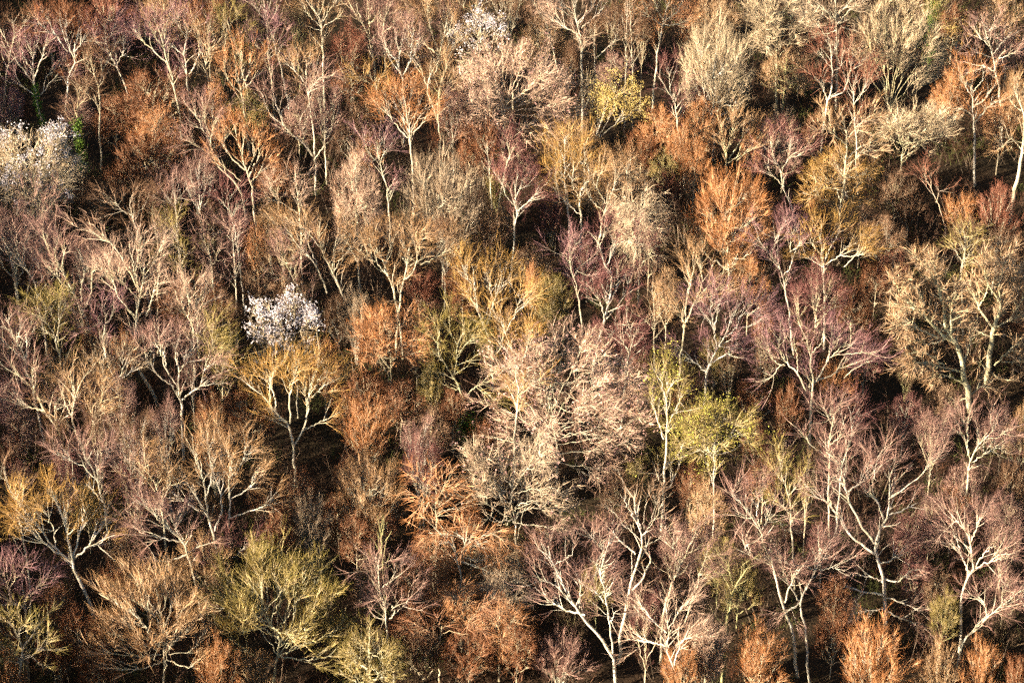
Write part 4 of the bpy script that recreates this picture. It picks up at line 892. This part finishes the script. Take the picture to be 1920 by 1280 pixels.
F(8,'round','plum','tan',1180,1400,340); F(8,'round','mauve','tan',1300,1500,240); F(8,'round','russet','tan',1400,1640,200); F(8,'round','mauve','tan',1720,1920,240); F(8,'birch','mauve','tan',1680,1905,380)
F(8,'dome','mauve','tan',1700,1920,660); F(8,'round','brown','tan',1360,1500,640); F(8,'dome','olive','olive',1380,1560,780); F(8,'round','plum','tan',1240,1400,540); F(8,'round','plum','grey',700,880,380)
F(8,'dome','russet','tan',740,960,900); F(8,'round','tan','tan',40,260,180); F(8,'bush','dark','olive',1640,1880,960, extra=dict(leaves=0))
F(8,'round','mauve','tan',1480,1680,60); F(8,'dome','brown','tan',1760,1940,60); F(8,'round','russet','tan',-40,140,60)

# ------------------------------------------------------------------ labels for the trees between: told by look and by their neighbour
SHAPE = dict(round='round-crowned tree', dome='bushy dome', fan='fan-shaped tree', slim='slim birch', birch='birch', flat='flat-topped tree', arch='arching tree', bush='low shrub')
TINT = dict(mauve='mauve', purple='purple', pinkish='pinkish', tan='tan', orange='orange', russet='russet', red='red', golden='golden', olive='olive', yellow='yellow', grey='grey', cream='cream', brown='brown', plum='plum-red', dark='dark mossy')
ANCH = [("the ivy-footed white birch", (70, 110)), ("the edge blossom tree", (70, 290)), ("the orange coppice", (450, 140)), ("the contorted white birch", (545, 240)),
        ("the cream fan birch", (765, 210)), ("the pink beech", (960, 150)), ("the golden-yellow leafy birch", (1158, 190)), ("the white pole pair", (1180, 50)), ("the grey-white bristly dome", (1345, 120)),
        ("the lime-cream oak", (1465, 30)), ("the big fan coppice", (1690, 100)), ("the tiered white tree", (1860, 90)), ("the broad Y-shaped oak", (1585, 240)), ("the round orange-brown dome", (1375, 390)),
        ("the three golden-tan birches", (1090, 330)), ("the grey drooping dome", (1205, 390)), ("the grey bristle dome", (825, 350)), ("the pinkish round tree", (650, 350)), ("the russet dome", (285, 190)),
        ("the tan fan-shaped birch", (455, 280)), ("the cream Y-forked birch", (250, 520)), ("the leaning twin stems", (150, 560)), ("the white antler birch", (330, 690)), ("the round blossom tree", (525, 610)),
        ("the golden V-stemmed birch", (545, 750)), ("the pointed russet tree", (730, 640)), ("the olive ivy-footed birch", (855, 680)), ("the orange-gold birch", (925, 570)), ("the tall plum-red birch", (1140, 580)),
        ("the huge pink-budded tree", (1060, 790)), ("the straight white trunk", (1245, 830)), ("the yellow-olive bushy tree", (1340, 840)), ("the wide orange-stemmed birch", (1520, 670)), ("the giant oak pair", (1830, 620)),
        ("the golden-orange birch", (1545, 480)), ("the purple candle birch", (1335, 620)), ("the golden antler birch", (120, 990)), ("the seven-stemmed birch", (410, 880)), ("the bent white birch", (330, 990)),
        ("the russet-tipped fan oak", (300, 1160)), ("the olive spreading oak", (545, 1160)), ("the broken stump", (712, 1030)), ("the cream layered tree", (965, 930)), ("the white candelabra tree", (1200, 980)),
        ("the diverging cream stems", (1110, 1120)), ("the forked mauve birch", (1440, 1020)), ("the grand pale birch", (1650, 950)), ("the neat white birch", (1810, 1040)), ("the slender hooked birch", (720, 1120)),
        ("the bottom orange fan bush", (1645, 1220)), ("the dark hollow", (1850, 320)), ("the fiery red bush", (790, 545)), ("the long slanting birch", (70, 740)), ("the lyre-shaped birch", (150, 790))]
def relation(d):
    x, y = d; n = math.hypot(x, y)
    near = 'just ' if n < 75 else ('' if n < 150 else 'well ')
    a = math.degrees(math.atan2(-y, x)) % 360
    k = int((a + 22.5) // 45) % 8
    return near + ['right of', 'behind and right of', 'behind', 'behind and left of', 'left of', 'in front and left of', 'in front of', 'in front and right of'][k]
used = {o['label'] for o, *_ in TREES}
if len(used) != len(TREES): print("DUPLICATE traced labels")
for root, kind, twig, top, c, w, lab in FILL:
    if lab is None:
        sz = 'small ' if w < 52 else ('broad ' if w > 100 else '')
        cand = sorted(ANCH, key=lambda a: math.hypot(a[1][0] - c[0], a[1][1] - c[1]))
        for nm, q in cand:
            if math.hypot(c[0] - q[0], c[1] - q[1]) < 14: continue
            lab = f"{sz}{TINT[twig]} {SHAPE[kind]} {relation((c[0] - q[0], c[1] - q[1]))} {nm}"
            if lab not in used: break
    used.add(lab)
    tag(root, lab, "shrub" if kind == 'bush' else "tree")

# ------------------------------------------------------------------ thicket on the forest floor, and the wood around the frame
def gn_scatter(name, pts, sources, kind, smin, smax):
    me = bpy.data.meshes.new(name); me.from_pydata([tuple(p) for p in pts], [], [])
    o = bpy.data.objects.new(name, me); S.collection.objects.link(o); o['kind'] = kind
    ng = bpy.data.node_groups.new(name, 'GeometryNodeTree')
    ng.interface.new_socket("Geometry", in_out='INPUT', socket_type='NodeSocketGeometry')
    ng.interface.new_socket("Geometry", in_out='OUTPUT', socket_type='NodeSocketGeometry')
    N = ng.nodes; gi = N.new('NodeGroupInput'); go = N.new('NodeGroupOutput')
    m2p = N.new('GeometryNodeMeshToPoints'); ng.links.new(gi.outputs[0], m2p.inputs[0])
    jn = N.new('GeometryNodeGeometryToInstance')
    for s in sources:
        oi = N.new('GeometryNodeObjectInfo'); oi.inputs['Object'].default_value = s; oi.inputs['As Instance'].default_value = True
        ng.links.new(oi.outputs['Geometry'], jn.inputs[0])
    # one list of sources to pick from
    iop = N.new('GeometryNodeInstanceOnPoints'); iop.inputs['Pick Instance'].default_value = True
    join = N.new('GeometryNodeJoinGeometry')
    N.remove(jn)
    for nd in [n for n in N if n.bl_idname == 'GeometryNodeObjectInfo']: ng.links.new(nd.outputs['Geometry'], join.inputs[0])
    ng.links.new(m2p.outputs[0], iop.inputs['Points']); ng.links.new(join.outputs[0], iop.inputs['Instance'])
    ri = N.new('FunctionNodeRandomValue'); ri.data_type = 'INT'
    ii = [i for i in ri.inputs if i.enabled and i.type == 'INT']; ii[0].default_value = 0; ii[1].default_value = len(sources) - 1
    ng.links.new([q for q in ri.outputs if q.enabled][0], iop.inputs['Instance Index'])
    rr = N.new('FunctionNodeRandomValue'); rr.data_type = 'FLOAT_VECTOR'
    rr.inputs[0].default_value = (0, 0, 0); rr.inputs[1].default_value = (0, 0, 6.283)
    ng.links.new([q for q in rr.outputs if q.enabled][0], iop.inputs['Rotation'])
    rs = N.new('FunctionNodeRandomValue'); rs.data_type = 'FLOAT'
    fi = [i for i in rs.inputs if i.enabled and i.type == 'VALUE']; fi[0].default_value = smin; fi[1].default_value = smax
    ng.links.new([q for q in rs.outputs if q.enabled][0], iop.inputs['Scale'])
    ng.links.new(iop.outputs[0], go.inputs[0])
    md = o.modifiers.new("scatter", 'NODES'); md.node_group = ng
    return o
def whole(limbs, habit, seed, dens, haze, twigmat, bark):
    gt, gc, P3, P4 = flesh(limbs, habit, seed, dens, .3, haze)
    g = Geo()
    for src, off in ((gt, 0), (gc, 1)):
        base = g.n
        v = np.concatenate(src.v); f = np.concatenate(src.f); m = np.concatenate(src.m)
        g.v.append(v); g.f.append(f + base); g.m.append((m + off).astype(np.int32)); g.n += len(v)
    return bpy.data.objects.new("thicket_source", g.mesh("thicket", [bark, twigmat, bark]))
DULL = plain_mat("thicket_bark", (0.22, 0.15, 0.09), (0.10, 0.07, 0.045), 1.0)
TW = [twig_mat("thicket_twigs_%s" % k, c) for k, c in (("rust", (0.20, 0.10, 0.055)), ("brown", (0.17, 0.10, 0.06)), ("olive", (0.16, 0.135, 0.05)))]
rg = rnd(77)
HOLLOWS = [(1850, 350, 60), (1230, 640, 70), (1690, 760, 90), (460, 690, 70), (145, 300, 60), (1180, 190, 90), (830, 540, 80), (1500, 400, 90), (1120, 1230, 110), (1560, 1220, 90), (1830, 1180, 120), (380, 470, 70), (900, 870, 60), (60, 1010, 70), (370, 1060, 50)]   # bare, deep-shaded ground between the trees
def inside(x, y):                              # ground seen by the camera, with a margin
    q = proj((x, y, 0))
    for hx, hy, hr in HOLLOWS:
        if (q[0] - hx) ** 2 + ((q[1] - hy) * 1.6) ** 2 < hr * hr: return False
    return -150 < q[0] < 2070 and -60 < q[1] < 1500
def undergrowth():
    """bramble, bracken and saplings under the trees: one tangle nobody could count"""
    c = np.stack([rg.uniform(-78, 78, 6000), rg.uniform(160, 345, 6000), np.full(6000, -.3)], 1)
    c = c[[inside(p[0], p[1]) for p in c]][:2200]; n = len(c)
    k = 14; m = n * k
    p = np.repeat(c, k, 0) + rg.normal(size=(m, 3)) * np.array([.5, .5, .02])
    hgt = np.repeat(rg.uniform(.8, 3.2, n), k)
    st = sprout(rg, p, np.repeat([[0, 0, 1.]], m, 0), hgt * rg.uniform(.6, 1.1, m), 32, 2, np.zeros(3), -.08, .15)
    g = Geo(); mt = np.repeat(rg.integers(0, 3, n), k)
    for q in range(3):
        sel = mt == q
        ribbons(g, st[sel], .03 + .02 * rg.random(sel.sum()), rg, q)
        L = Lines(st[sel], np.ones(st[sel].shape[:2])); nn = int(sel.sum() * 6)
        a, T, _, _ = L.pick(rg, nn, .25, 1.0)
        b = sprout(rg, a, T, rg.uniform(.3, .9, nn), 50, 1, np.zeros(3), .0, .1)
        slivers(g, b[:, 0], b[:, 1], rg.uniform(.03, .06, nn), rg, q)
    c = np.stack([rg.uniform(-78, 78, 5000), rg.uniform(160, 345, 5000), np.full(5000, -.3)], 1)      # saplings
    c = c[[inside(p[0], p[1]) for p in c]][:900]; n = len(c); k = 7; m = n * k
    p = np.repeat(c, k, 0) + rg.normal(size=(m, 3)) * np.array([.35, .35, .02])
    st = sprout(rg, p, np.repeat([[0, 0, 1.]], m, 0), np.repeat(rg.uniform(3.5, 7.5, n), k) * rg.uniform(.6, 1.1, m), 20, 2, np.zeros(3), .02, .10)
    ribbons(g, st, .05 + .03 * rg.random(m), rg, 3)
    L = Lines(st, np.ones(st.shape[:2])); nn = m * 26
    a, T, _, _ = L.pick(rg, nn, .3, 1.0)
    b = sprout(rg, a, T, rg.uniform(.4, 1.2, nn), 36, 1, np.zeros(3), .0, .1)
    slivers(g, b[:, 0], b[:, 1], rg.uniform(.02, .035, nn), rg, 4)
    o = bpy.data.objects.new("undergrowth", g.mesh("undergrowth", UG)); S.collection.objects.link(o); o['kind'] = 'stuff'
UG = [twig_mat("undergrowth_%s" % k, c) for k, c in (("rust", (0.085, 0.038, 0.02)), ("brown", (0.07, 0.042, 0.025)), ("olive", (0.07, 0.075, 0.022)), ("sapling_stems", (0.2, 0.15, 0.1)), ("sapling_twigs", (0.08, 0.042, 0.025)))]
undergrowth()
wsrc = [whole(grown(hb, 500 + k, H=h, W=w, fork=.3, nl=8, rise=.8, r=.16), hb, 510 + k, .7, .8, TW[k % 2], DULL) for k, (hb, h, w) in enumerate([('birch', 17, 7), ('oak', 14, 8), ('birch', 15, 6)])]
wp = []
def ring(n, x0, x1, y0, y1, gap):
    for _ in range(n):
        x, y = rg.uniform(x0, x1), rg.uniform(y0, y1)
        t = proj((x, y, 17)); b = proj((x, y, 0))
        if -80 < b[0] < 2000 and b[1] > -40 and t[1] < 1310: continue
        if any((x - a) ** 2 + (y - c) ** 2 < gap for a, c, *_ in wp): continue
        wp.append((x, y, -.2))
ring(3500, -85, -35, 150, 330, 15); ring(2500, -75, 60, 138, 185, 15); ring(1500, 35, 90, 150, 330, 26); ring(1200, -85, 85, 300, 370, 26)
gn_scatter("surrounding_wood", wp, wsrc, 'stuff', .8, 1.1)
print("TREES", len(TREES), "FILL", len(FILL), "tris", sum(len(m.polygons) for m in bpy.data.meshes))
